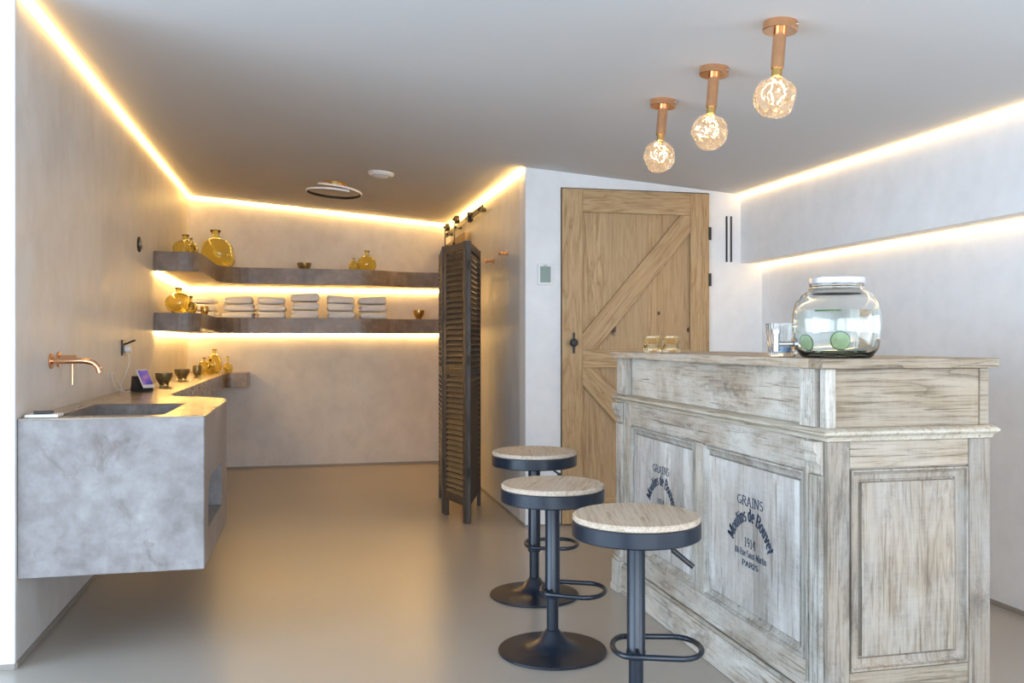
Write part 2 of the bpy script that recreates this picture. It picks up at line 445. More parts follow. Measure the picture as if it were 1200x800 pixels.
# ------------------------------------------------------------------ vanity
van = thing('concrete_vanity', 'mottled grey floating concrete washbasin unit with long ledge on the left wall', 'washbasin', (-.69, 3.9, 0))
ZT = .876
wx = lambda y: XL0+(XL1-XL0)*(y-YE)/(YB-YE)+.003
out = fillet([(wx(3.44), 3.446), (-.375, 3.446), (-.375, 4.40), (-.44, 4.58), (-.70, 4.76), (-.70, 4.95), (wx(4.95), 4.95)], [0, .008, .18, .12, .12, 0, 0])
hole = [(-.905, 3.535), (-.53, 3.535), (-.53, 4.15), (-.905, 4.20)]
def boolean(o, cutbm):
    me = bpy.data.meshes.new('cut'); cutbm.to_mesh(me); cutbm.free(); c = bpy.data.objects.new('cut', me); COL.objects.link(c)
    m = o.modifiers.new('b', 'BOOLEAN'); m.operation = 'DIFFERENCE'; m.object = c; m.solver = 'EXACT'
    dg = bpy.context.evaluated_depsgraph_get(); dg.update()
    new = bpy.data.meshes.new_from_object(o.evaluated_get(dg)); old = o.data
    o.modifiers.remove(m); o.data = new; new.name = old.name
    bpy.data.objects.remove(c); bpy.data.meshes.remove(me)
bm = BM(); prism(bm, out, .312, ZT-.0065)
bodyo = obj('vanity_body', bm, M['concrete'])
bm = BM(); prism(bm, hole, ZT-.1065, ZT+.05); boolean(bodyo, bm)
bm = BM()   # towel niche in the side face: profile in (y,z)
prof = fillet([(3.57, .437), (4.09, .431), (4.09, .62), (3.66, .625), (3.57, .58)], [.01, .01, .01, .05, .03])
vv = [bm.verts.new((-.30, y, z)) for y, z in prof]; ww = [bm.verts.new((-.80, y, z)) for y, z in prof]
bm.faces.new(vv); bm.faces.new(ww[::-1])
for i in range(len(vv)): bm.faces.new((vv[i], ww[i], ww[(i+1) % len(vv)], vv[(i+1) % len(vv)]))
bmesh.ops.recalc_face_normals(bm, faces=bm.faces); boolean(bodyo, bm)
bodyo.data.transform(Matrix.Translation((.69, -3.9, 0))); bodyo.parent = van; finish(bodyo, bevel=.004)
bm = BM(); prism(bm, fillet([(wx(4.945), 4.951), (-.70, 4.951), (-.70, 8.05), (-.52, 8.05), (-.52, YB-.003), (XL1+.004, YB-.003)], [0,0,.06,.01,0,0]), .75, ZT)
obj('ledge', bm, M['polished'], van, world=True, bevel=.004)
bm = BM(); prism(bm, out, ZT-.006, ZT, holes=[hole[::-1]]); obj('countertop', bm, M['polished'], van, world=True, bevel=.0015)
bm = BM(); disc(bm, (-.72, 3.9, ZT-.1065), (0,0,1), .035, .003); obj('drain', bm, M['black'], van, world=True, smooth=True)

# tap on the wall
wxl = lambda y: XL0+(XL1-XL0)*(y-YE)/(YB-YE)
fy, fz = 3.873, 1.072
tap = thing('wall_tap', 'copper wall mounted basin tap with curved spout and lever', 'tap', (wxl(fy), fy, fz))
bm = BM(); x0 = wxl(fy)
tube(bm, smooth_path([(x0+.003, fy, fz), (x0+.08, fy, fz), (x0+.125, fy, fz), (x0+.158, fy, fz-.008), (x0+.176, fy, fz-.026), (x0+.183, fy, fz-.048)], 8), .0115, 16)
obj('spout', bm, M['copper'], tap, world=True, smooth=True)
bm = BM(); disc(bm, (x0+.0005, fy, fz), (1,0,0), .031, .008); obj('rosette', bm, M['copper'], tap, world=True, smooth=True, bevel=.001)
y2 = 3.985; x2 = wxl(y2); bm = BM(); disc(bm, (x2+.0005, y2, fz+.004), (1,0,0), .031, .008); obj('rosette', bm, M['copper'], tap, world=True, smooth=True, bevel=.001)
bm = BM(); disc(bm, (x2+.008, y2, fz+.004), (1,0,0), .018, .062, 24); obj('valve_body', bm, M['copper'], tap, world=True, smooth=True, bevel=.002)
bm = BM(); tube(bm, [(x2+.056, y2, fz-.01), (x2+.056, y2, fz-.10)], .0055, 12); obj('lever', bm, M['copper'], tap, world=True, smooth=True)

# notepad and black phone at the front left of the vanity
bm = BM(); box(bm, -.055, .055, -.04, .04, 0, .011)
single('notepad', bm, M['whiteplastic'], 'small white pad lying at the wall end of the concrete washbasin', 'pad', (-.935, 3.515, ZT+.001), bevel=.002)
bm = BM(); box(bm, -.033, .033, -.012, .012, 0, .010)
single('marker', bm, M['black'], 'small black object resting on the white pad', 'pen', (-.938, 3.52, ZT+.0125), rz=.1, bevel=.003)

# outlet + charger
oy, oz = 5.36, 1.115; ox = wxl(oy)
so = thing('wall_socket', 'dark square wall socket with raised flap above the phone stand', 'socket', (ox, oy, oz))
bm = BM(); box(bm, ox+.0005, ox+.010, oy-.043, oy+.043, oz-.044, oz+.044); obj('face_plate', bm, M['black'], so, world=True, bevel=.002)
bm = BM(); tube(bm, [(ox+.010, oy, oz+.018), (ox+.065, oy, oz+.042)], .004, 8); tube(bm, [(ox+.010, oy-.02, oz+.018), (ox+.065, oy-.02, oz+.042)], .004, 8); tube(bm, [(ox+.010, oy+.02, oz+.018), (ox+.065, oy+.02, oz+.042)], .004, 8)
box(bm, ox+.01, ox+.014, oy-.02, oy+.02, oz+.014, oz+.022)
obj('flap', bm, M['rail'], so, world=True)
ch = thing('phone_charger', 'white charger plug with thin white cable trailing to the ledge', 'charger', (ox+.03, oy, oz))
bm = BM(); disc(bm, (ox+.0105, oy, oz-.008), (1,0,0), .021, .036, 20); obj('plug', bm, M['whiteplastic'], ch, world=True, smooth=True, bevel=.003)
zc = ZT+.004
bm = BM(); tube(bm, smooth_path([(ox+.03, oy, oz-.03), (ox+.035, oy, oz-.09), (ox+.01, oy-.05, oz-.19), (ox+.02, 5.23, zc+.003), (ox+.05, 5.15, zc), (ox+.02, 5.08, zc+.02), (ox+.012, 5.02, zc+.09), (ox+.012, 5.06, zc+.105), (ox+.03, 5.12, zc+.05), (ox+.05, 5.13, zc), (ox+.075, 5.16, zc)], 8), .0022, 6)
obj('cable', bm, M['whiteplastic'], ch, world=True, smooth=True)
# phone stand and phone
st = thing('phone_stand', 'black wedge phone stand on the concrete ledge', 'stand', (-.888, 5.17, ZT+.001), rz=.15)
bm = BM(); pr = [(-.045, 0), (.045, 0), (.045, .012), (-.02, .085), (-.035, .085)]
a = [bm.verts.new((x, -.04, z)) for x, z in pr]; b = [bm.verts.new((x, .04, z)) for x, z in pr]
# profile runs across: slope faces +x/-y
bm.faces.new(a); bm.faces.new(b[::-1])
for i in range(5): bm.faces.new((a[i], b[i], b[(i+1) % 5], a[(i+1) % 5]))
bmesh.ops.recalc_face_normals(bm, faces=bm.faces); bmesh.ops.rotate(bm, verts=bm.verts, matrix=Matrix.Rotation(-.9, 3, 'Z'), cent=(0,0,0))
obj('wedge', bm, M['black'], st, bevel=.003)
ph = thing('mobile_phone', 'upright phone with a violet and orange lit screen on the black stand', 'phone', (-.888, 5.17, ZT+.014), rz=.15-.9)
ang = math.radians(-48)
def tiltbox(x0, x1, w, l0, l1):
    bm = BM(); box(bm, x0, x1, -w, w, l0, l1)
    bmesh.ops.rotate(bm, verts=bm.verts, matrix=Matrix.Rotation(math.radians(-33), 3, 'Y'), cent=(0,0,0))
    bmesh.ops.translate(bm, verts=bm.verts, vec=(.0545, 0, .006)); return bm
obj('phone_body', tiltbox(0, .009, .034, 0, .115), M['whiteplastic'], ph, bevel=.002)
obj('screen', tiltbox(.0092, .0098, .031, .018, .109), M['phone'], ph)

# ring dimmer sensor on left wall
bm = BM(); sy_, sz_ = 5.86, 1.75
disc(bm, (0,0,0), (1,0,0), .048, .010, 32); t_ = thing('wall_sensor', 'small round dark sensor high on the left wall', 'sensor', (wxl(sy_)+.0005, sy_, sz_))
obj('rim', bm, M['rail'], t_, smooth=True, bevel=.002)
bm = BM(); lathe(bm, [(0,.010), (.030,.010), (.030,.012), (.024,.020), (0,.024)], 24, mat=Matrix.Rotation(PI/2, 4, 'Y')); obj('lens', bm, M['chrome'], t_, smooth=True)

# ------------------------------------------------------------------ bowls on the ledge
def footed_bowl(name, r, h, label, loc, deep=False, mat='bronze', group=None):
    t_ = thing(name, label, 'bowl' if not deep else 'cup', loc, group=group)
    f = h*.12; bm = BM(); P = []
    n = 12
    for i in range(n+1):
        a = PI/2*i/n
        if deep: rr = r*(.86*math.sin(a)**.35+.14*math.sin(a)*math.sin(PI*min(1, i/n)))if i else 0
        else: rr = r*math.sin(a)**.8
        P.append((rr, f+(h-f)*(1-math.cos(a))**(1.0 if not deep else 1.1)))
    inner = [(max(0, q-.004), z+.005) for q, z in P[::-1]]; inner[0] = (P[-1][0]-.004, P[-1][1])
    inner[-1] = (0, f+.006)
    lathe(bm, P+inner, 32); obj('bowl_body', bm, M[mat], t_, smooth=True, angle=60)
    for q in range(3):
        a = .5+q*2*PI/3; bm = BM(); rr = r*.45
        lathe(bm, [(0,0), (.006,.001), (.009,.008), (.010, f+.012), (0, f+.014)], 12, loc=(rr*math.cos(a), rr*math.sin(a), 0)); obj('foot', bm, M[mat], t_, smooth=True)
    return t_
footed_bowl('footed_bowl', .052, .080, 'bronze footed bowl nearest the phone on the ledge', (-.876, 5.84, ZT+.001), group='bronze footed bowls')
footed_bowl('footed_bowl', .053, .076, 'bronze footed bowl between the phone-side bowl and the small cup', (-.887, 6.73, ZT+.001), group='bronze footed bowls')
footed_bowl('footed_cup', .038, .084, 'small bronze footed cup standing before the amber vases on the ledge', (-.856, 7.35, ZT+.001), deep=True)

# ------------------------------------------------------------------ amber vases
def vase(loc, R, H, label, kind='round', lean=(0,0), group='amber glass vases', mat='amber', segs=40):
    bm = BM(); P = []
    nr = R*.20; lip = R*.30
    body = .80 if kind != 'drop' else .62
    zc_ = H*body
    n = 18
    for i in range(n+1):
        t_ = i/n; a = PI*t_
        if kind == 'round': rr = R*math.sin(a)**.85
        elif kind == 'tear': rr = R*(math.sin(a*.97)**.75)*(1.10-.33*t_)/1.0
        elif kind == 'drop': rr = R*math.sin(a)**.8*(1.12-.25*t_)
        z = zc_*(1-math.cos(a))/2
        if i == 0: P.append((0, 0)); P.append((R*.42, 0)); continue
        if rr < max(nr, .3*nr) and t_ > .5: break
        if rr < R*.42 and t_ < .5: continue
        P.append((rr, max(z, .002)))
    P += [(nr, zc_*.99), (nr*.95, zc_+(H-zc_)*.45), (lip, H)]
    th = max(.0025, R*.035)
    P += [(lip-th*.7, H)] + [(max(q-th, .001), z+th*(.5 if z > H*.3 else 1)) for q, z in P[::-1][1:-1] if q > .0] + [(0, th*1.6)]
    def wob(a, z): return 1+.03*math.sin(3*a+z*40)
    lathe(bm, P, segs, wob=wob)
    for v in bm.verts:
        t_ = v.co.z/H; v.co.x += lean[0]*t_*(1-t_*.3); v.co.y += lean[1]*t_
    return single('glass_vase', bm, M[mat], label, 'vase', loc, group=group, smooth=True, angle=80)
zu, zl = 1.767, 1.348
vase((-.905, 7.06, zu), .092, .185, 'round amber vase on the left arm of the upper shelf by the wall')
vase((-.825, 6.72, zu), .042, .125, 'small amber bud vase before the leftmost vase of the upper shelf', 'drop')
vase((-.735, 7.90, zu), .150, .325, 'largest amber vase, a leaning teardrop at the bend of the upper shelf', 'tear', lean=(-.055, 0))
vase((.39, 8.03, zu), .045, .125, 'tiny amber vase left of its bigger twin at middle of upper shelf', 'round')
vase((.51, 8.09, zu), .082, .20, 'round amber vase with short neck right of the tiny vase, upper shelf', 'round')
vase((-.90, 6.66, zl), .090, .182, 'round amber vase at the left end of the towel shelf')
vase((-.80, 6.53, zl), .040, .120, 'small amber bud vase before the round vase on the towel shelf', 'drop')
zd = ZT+.001
vase((-.807, 8.16, zd), .068, .205, 'tall amber vase with narrow lip at the far end of the ledge', 'tear')
vase((-.872, 7.98, zd), .048, .135, 'amber vase against the wall, left of the tallest on the ledge', 'round')
vase((-.806, 7.82, zd), .038, .125, 'amber bud vase in front of the tallest vase on the ledge', 'drop')
vase((-.692, 8.12, zd), .040, .145, 'flame shaped amber bud vase right of the tallest on the ledge', 'drop')

footed_bowl('bronze_bowl', .060, .072, 'low round bronze bowl alone in the middle of the upper shelf', (-.04, 8.0, zu), mat='bronze')
footed_bowl('copper_bowl', .050, .085, 'small brass bowl at the right end of the towel shelf', (.975, 8.06, zl), mat='brass')
footed_bowl('brass_cup', .033, .066, 'brass cup in front of the leftmost towel stack', (-.762, 7.0, zl), deep=True, mat='brass')
footed_bowl('bronze_cup', .030, .066, 'dark bronze cup half behind the round vase on the towel shelf', (-.850, 7.0, zl), deep=True, mat='bronze')

# ------------------------------------------------------------------ towels
def towel_bm(w, d, h, seed):
    """folded towel: front outline with bulging folds, run back in depth"""
    rng = random.Random(seed); bm = BM(); n = 10; prof = []
    # two layers; left end a single fold or two lobes
    def lobes(side, k):
        out_ = []; hh = h/k
        for q in range(k):
            zc0 = hh*(q+.5); ext = rng.uniform(-.004, .006)
            for i in range(n):
                a = -PI/2+PI*(i+.5)/n
                out_.append((side*(w/2-hh/2+ext*1.6+hh/2*math.cos(a)), zc0+hh/2*math.sin(a)))
        return out_
    flip = rng.random() < .5
    right = lobes(1, 1 if flip else 2); left = lobes(-1, 2 if flip else 1)
    prof = right + left[::-1]
    ys = [0, .012, .03, d*.5, d-.03, d-.012, d]; ins = [.010, .003, 0, 0, 0, .003, .010]
    rings = []
    for y, s in zip(ys, ins):
        ring = []
        for x, z in prof:
            x2 = x*(1-2*s/w); z2 = h/2+(z-h/2)*(1-1.2*s/h)
            sag = .007*math.sin(x*14+seed)+.006*noise.noise(Vector((x*9, y*9, seed*3.1+z*20)))
            ring.append(bm.verts.new((x2+.003*noise.noise(Vector((x*5, y*12+4, z*50+seed))), y, max(.001, z2+sag*(z/h)))))
        rings.append(ring)
    m = len(prof)
    for a, b in zip(rings, rings[1:]):
        for i in range(m): bm.faces.new((a[i], a[(i+1) % m], b[(i+1) % m], b[i]))
    for ring, fl in ((rings[0], 0), (rings[-1], 1)):
        # cap as strip between right and left halves
        nr_ = len(right); R_, L_ = ring[:nr_], ring[nr_:][::-1]
        k = max(len(R_), len(L_))
        for i in range(k-1):
            r0, r1 = R_[i*(len(R_)-1)//(k-1)], R_[(i+1)*(len(R_)-1)//(k-1)]
            l0, l1 = L_[i*(len(L_)-1)//(k-1)], L_[(i+1)*(len(L_)-1)//(k-1)]
            q = [r0, r1, l1, l0]; q = [v for j, v in enumerate(q) if v not in q[:j]]
            if len(q) > 2:
                try: bm.faces.new(q if not fl else q[::-1])
                except ValueError: pass
    bmesh.ops.recalc_face_normals(bm, faces=bm.faces); return bm
stacks = [(-.881, 7.95, 3, .215, 'leftmost', .195), (-.586, 7.84, 3, .238, 'second from left', .185), (-.313, 7.84, 3, .235, 'third from left', .192),
          (-.029, 7.84, 3, .228, 'fourth from left', .222), (.271, 7.84, 3, .232, 'fifth from left', .205), (.555, 7.93, 3, .235, 'rightmost', .200)]
posn = ['bottom', 'middle', 'top']; sd = 1
for sx_, sy_, cnt, w_, nm, H_ in stacks:
    z = zl
    for q in range(cnt):
        hh = H_/cnt*random.uniform(.96, 1.04); sd += 1
        bm = towel_bm(w_+random.uniform(-.010, .010), .30, hh-.009, sd)
        single('folded_towel', bm, M['towel'], 'folded white towel, %s one of the %s stack on the shelf' % (posn[q], nm), 'towel',
               (sx_+random.uniform(-.006, .006), sy_, z), rz=random.uniform(-.03, .03), group='folded white towels on the lower shelf', smooth=True, angle=70)
        z += hh

# ------------------------------------------------------------------ ceiling things
nrm = Vector((-.08, .010, -1)).normalized()          # out of the ceiling, downwards
tiltm = Vector((0,0,-1)).rotation_difference(nrm)
def ceil_thing(name, label, cat, x, y, group=None):
    o = thing(name, label, cat, (x, y, cz(x, y)), group=group); o.rotation_mode = 'QUATERNION'; o.rotation_quaternion = tiltm; return o
# spiral lamp
sl = ceil_thing('spiral_ceiling_lamp', 'spiral ribbon ceiling lamp with brass inside near the back', 'ceiling lamp', .19, 6.76)
def ribbon(bm, P, inner, outer):  # P list of (center, radial, up) -> rect section
    rings = []
    for c, rd, hgt, th in P:
        c = Vector(c); rings.append([bm.verts.new(c+rd*0), bm.verts.new(c+rd*th), bm.verts.new(c+rd*th+Vector((0,0,hgt))), bm.verts.new(c+Vector((0,0,hgt)))])
    for a, b in zip(rings, rings[1:]):
        for i in range(4): bm.faces.new((a[i], a[(i+1) % 4], b[(i+1) % 4], b[i]))
    bm.faces.new(rings[0]); bm.faces.new(rings[-1][::-1]); bmesh.ops.recalc_face_normals(bm, faces=bm.faces)
def spiral(n=80):
    out_ = []
    for i in range(n+1):
        t_ = i/n; a = math.radians(180+480*t_)      # from upper left, clockwise round the right side and front
        r = .115+.085*min(1, t_*2.6)
        z = -.020-.055*min(1, t_*2.0)
        out_.append((r, a, z))
    return out_
bm = BM(); bm2 = BM(); P1 = []; P2 = []
for r, a, z in spiral():
    rd = Vector((math.cos(a), math.sin(a), 0))
    P1.append(((r*math.cos(a)+.0, r*math.sin(a), z-.010), rd, .015, .008)); P2.append((((r-.003)*math.cos(a), (r-.003)*math.sin(a), z-.0125), rd, .019, .0029))
ribbon(bm, P1, 0, 0); obj('diffuser_ribbon', bm, M['ringled'], sl)
ribbon(bm2, P2, 0, 0); obj('dark_band', bm2, M['rail'], sl)
bm = BM(); disc(bm, (0,0,0), (0,0,-1), .088, .024, 32); obj('mounting_plate', bm, M['brass'], sl, smooth=True)
for a in (1.2, 3.6, 5.6):
    bm = BM(); tube(bm, [(.06*math.cos(a), .06*math.sin(a), -.010), (.10*math.cos(a), .10*math.sin(a), -.024)], .003, 8); obj('arm', bm, M['brass'], sl, smooth=True)
# air valve
av = ceil_thing('air_valve', 'round white ventilation valve on the ceiling beside the spiral lamp', 'vent', .482, 6.12)
bm = BM(); lathe(bm, [(0,0), (.088,0), (.088,-.008), (.078,-.022), (.062,-.026), (.060,-.014), (0,-.014)], 40); obj('outer_ring', bm, M['whiteplastic'], av, smooth=True)
bm = BM(); lathe(bm, [(0,-.016), (.052,-.018), (.055,-.026), (.045,-.034), (0,-.037)], 32); obj('centre_disc', bm, M['whiteplastic'], av, smooth=True)
# copper bulb lamps
def bulb_bm(R, seed):
    rng = random.Random(seed); bm = BM()
    for sgn, rr in ((1, R), (-1, R*.955)):
        s = bmesh.ops.create_icosphere(bm, subdivisions=4, radius=rr)
        dirs = []
        r2 = random.Random(seed)
        for i in range(16):
            z = 1-2*(i+.5)/16; a = i*2.4+seed; q = math.sqrt(1-z*z); dirs.append((Vector((q*math.cos(a), q*math.sin(a), z)), r2.uniform(.86, .955)))
        for v in s['verts']:
            n_ = v.co.normalized(); k = 1.0 if sgn > 0 else .92+.17*noise.noise(n_*3.1+Vector((seed*7.7,0,0)))
            for d_, lim in dirs:
                c_ = n_.dot(d_)
                if c_ > 0: k = min(k, lim/c_)
            v.co = n_*rr*min(k, .985)
        if sgn < 0: bmesh.ops.reverse_faces(bm, faces=list({f for v in s['verts'] for f in v.link_faces}))
    return bm
names = ['nearest', 'middle', 'farthest']
labs = ['copper ceiling light with faceted glowing bulb, nearest the right wall and largest in view', 'copper ceiling light with faceted glowing bulb, the middle one of three', 'copper ceiling light with faceted glowing bulb, farthest and closest to the oak door top']
for i, (x, y) in enumerate(((1.50, 2.626), (1.509, 3.13), (1.505, 3.62))):
    L = ceil_thing('copper_ceiling_light', labs[i], 'ceiling light', x, y, 'copper ceiling lights over the bar')
    bm = BM(); lathe(bm, [(0,0), (.056,0), (.056,-.026), (.054,-.028), (0,-.028)], 40); obj('canopy', bm, M['copper'], L, smooth=True)
    bm = BM(); disc(bm, (.035,-.0425,-.012), (.64,-.77,0), .004, .006, 10); obj('grub_screw', bm, M['chrome'], L, smooth=True)
    bm = BM(); lathe(bm, [(0,-.028), (.021,-.028), (.021,-.150), (.019,-.152), (0,-.152)], 32); obj('stem', bm, M['copper'], L, smooth=True)
    bm = BM(); lathe(bm, [(0,-.152), (.017,-.152), (.017,-.176), (0,-.178)], 24); obj('bulb_cap', bm, M['brass'], L, smooth=True)
    bm = bulb_bm(.071, i+3); bmesh.ops.rotate(bm, verts=bm.verts, matrix=Matrix.Rotation(i*1.3, 3, 'Z'), cent=(0,0,0)); bmesh.ops.translate(bm, verts=bm.verts, vec=(0,0,-.245)); bo = obj('bulb', bm, M['bulbglass'], L, smooth=True, angle=25)
    for q in range(5):
        a = q*2*PI/5; bm = BM(); pts = [(.006*math.cos(a), .006*math.sin(a), -.182)]
        for s in range(9):
            pts.append(((.012+.022*math.sin(s/8*PI)+.006*(s % 2))*math.cos(a+.25*(s % 2)), (.012+.022*math.sin(s/8*PI)+.006*(s % 2))*math.sin(a+.25*(s % 2)), -.198-.0085*s))
        tube(bm, smooth_path(pts, 3), .0011, 5); obj('filament', bm, M['filament'], bo)

# ------------------------------------------------------------------ oak door
door = bpy.data.objects.new('door_1', None); COL.objects.link(door); door.location = (DX0, YD, 0); door['kind'] = 'structure'
W = DX1-DX0
def dbox(name, mat, x0, x1, z0, z1, y0=-.028, y1=.0, **kw):
    bm = BM(); box(bm, x0, x1, y0, y1, z0, z1); return obj(name, bm, mat, door, bevel=.002, **kw)
dbox('plank_panel', M['oak_panel'], .01, W-.01, .012, DZ-.006, .002, .03)
SW = .138
dbox('stile', M['oak_z'], .006, SW, .008, DZ-.004, -.020, .001)
dbox('stile', M['oak_z'], W-SW, W-.006, .008, DZ-.004, -.020, .001)
rails = [(DZ-.148, DZ-.004), (.985, 1.098), (.008, .17)]
for a, b in rails: dbox('rail', M['oak_x'], SW+.001, W-SW-.001, a, b, -.020, .001)
def brace(pts):
    """brace: quad outline; the mesh lies along local x so the grain follows it"""
    P = [Vector((x, z)) for x, z in pts]; mid = sum(P, Vector((0,0)))/len(P)
    d = (P[1]-P[0]).normalized(); ang = math.atan2(d.y, d.x)
    bm = BM(); loc = []
    for p in P:
        q = p-mid; loc.append((q.x*math.cos(-ang)-q.y*math.sin(-ang), q.x*math.sin(-ang)+q.y*math.cos(-ang)))
    f = [bm.verts.new((x, -.0195, z)) for x, z in loc]; g = [bm.verts.new((x, .001, z)) for x, z in loc]
    bm.faces.new(f); bm.faces.new(g[::-1])
    for i in range(len(f)): bm.faces.new((f[i], g[i], g[(i+1) % len(f)], f[(i+1) % len(f)]))
    bmesh.ops.recalc_face_normals(bm, faces=bm.faces)
    o = obj('brace', bm, M['oak_x'], door, bevel=.0015); o.location = (mid.x, 0, mid.y); o.rotation_euler = (0, -ang, 0)
a0, a1 = SW+.001, W-SW-.001
zt = rails[0][0]-.001; zm1 = rails[1][1]+.001; zm0 = rails[1][0]-.001
brace([(a0, zm1+.10), (a1-.065, zt), (a1, zt), (a1, zt-.11), (a0+.09, zm1), (a0, zm1)])
brace([(a0, zm0-.11), (a1-.085, .171), (a1, .171), (a1, .28), (a0+.085, zm0), (a0, zm0)])
bm = BM(); box(bm, .072, .086, -.026, -.020, 1.075, 1.205); obj('handle_plate', bm, M['black'], door, bevel=.002)
bm = BM(); lathe(bm, [(0,0), (.010,0), (.010,.02), (.024,.026), (.026,.038), (.018,.050), (0,.053)], 24, loc=(.068, -.026, 1.142), mat=Matrix.Rotation(PI/2, 4, 'X')); obj('knob', bm, M['black'], door, smooth=True)
for z in (1.85, 1.55, .35):
    bm = BM(); disc(bm, (W+.002, -.012, z-.04), (0,0,1), .010, .082, 12); box(bm, W-.012, W+.004, -.022, -.018, z-.04, z+.042); obj('hinge', bm, M['black'], door, smooth=True)
bm = BM(); box(bm, DX0, DX1, YD+.04, YD+.05, 0, DZ+.004); struct('door_1_backing', bm, M['black'])

# thermostat, slot vents, pegs
th = thing('thermostat', 'white wall thermostat with grey-green screen left of the oak door', 'thermostat', (1.434, YD, 1.567))
bm = BM(); box(bm, -.0475, .0475, -.016, -.0005, -.065, .065); obj('housing', bm, M['whiteplastic'], th, bevel=.004)
bm = BM(); box(bm, -.034, .034, -.0175, -.0155, -.050, .050); obj('screen', bm, M['lcd'], th)
bm = BM(); box(bm, -.012, .012, -.0175, -.0155, .053, .058); obj('sensor_window', bm, M['base'], th)
for x, l in ((2.665, 'left'), (2.697, 'right')):
    bm = BM(); box(bm, -.0065, .0065, -.004, -.0005, -.15, .15)
    single('slot_vent', bm, M['black'], '%s one of two slim black vertical slots right of the oak door' % l, 'slot', (x, YD, 1.82), group='black wall slots', bevel=.002)
for y, z, l in ((6.31, 1.732, 'copper wall peg nearer the folding screen'), (5.85, 1.744, 'copper wall peg nearer the corner by the thermostat')):
    pg = thing('wall_peg', l, 'hook', (XC-.0005, y, z), group='copper wall pegs')
    bm = BM(); disc(bm, (0,0,0), (-1,0,0), .018, .008, 24); obj('rosette', bm, M['copper'], pg, smooth=True, bevel=.001)
    bm = BM(); disc(bm, (-.008,0,0), (-1,0,0), .009, .045, 16); obj('pin', bm, M['copper'], pg, smooth=True)
    bm = BM(); disc(bm, (-.053,0,0), (-1,0,0), .014, .010, 24); obj('knob', bm, M['copper'], pg, smooth=True, bevel=.002)

# sliding rail + sliding door behind the screen
zr = 2.150
rl = thing('sliding_door_rail', 'dark iron sliding door rail under the ceiling light strip on the corridor wall', 'rail', (XC, 7.4, zr))
bm = BM(); box(bm, XC-.050, XC-.042, 6.50, 8.30, zr-.022, zr+.022); obj('rail_bar', bm, M['rail'], rl, world=True, bevel=.001)
for y in (6.62, 7.15, 7.7, 8.2):
    bm = BM(); disc(bm, (XC-.0005, y, zr), (-1,0,0), .014, .041, 12); obj('standoff', bm, M['rail'], rl, world=True, smooth=True)
    bm = BM(); disc(bm, (XC-.0505, y, zr), (-1,0,0), .013, .012, 6); obj('bolt', bm, M['rail'], rl, world=True)
bm = BM(); box(bm, XC-.075, XC-.040, 6.97, 7.03, zr-.045, zr+.035); tube(bm, [(XC-.06, 6.97, zr+.01), (XC-.06, 6.90, zr+.01)], .010, 10); obj('end_stop', bm, M['rail'], rl, world=True, bevel=.002)
bm = BM(); box(bm, XC-.06, XC-.04, 6.46, 6.50, zr-.035, zr-.005); tube(bm, [(XC-.05, 6.46, zr-.02), (XC-.05, 6.43, zr-.02)], .012, 10); obj('end_stop', bm, M['rail'], rl, world=True, bevel=.002)
sd_ = thing('sliding_door', 'honey coloured sliding door hung on iron wheels behind the folding screen', 'door', (XC-.046, 7.75, .03))
bm = BM(); box(bm, XC-.060, XC-.030, 7.22, 8.28, .03, 2.055); obj('door_leaf', bm, M['door_edge'], sd_, world=True, bevel=.002)
for y in (7.62, 8.16):
    bm = BM(); tube(bm, [(XC-.072, y, zr+.058), (XC-.036, y, zr+.058)], .036, 24); obj('wheel', bm, M['rail'], sd_, world=True, smooth=True, bevel=.002)
    bm = BM(); box(bm, XC-.082, XC-.075, y-.016, y+.016, 1.85, zr+.085); disc(bm, (XC-.075, y, zr+.058), (-1,0,0), .012, .02, 10); disc(bm, (XC-.075, y, 2.0), (-1,0,0), .012, .02, 10); disc(bm, (XC-.075, y, 1.9), (-1,0,0), .012, .02, 10)
    obj('hanger_strap', bm, M['rail'], sd_, world=True)

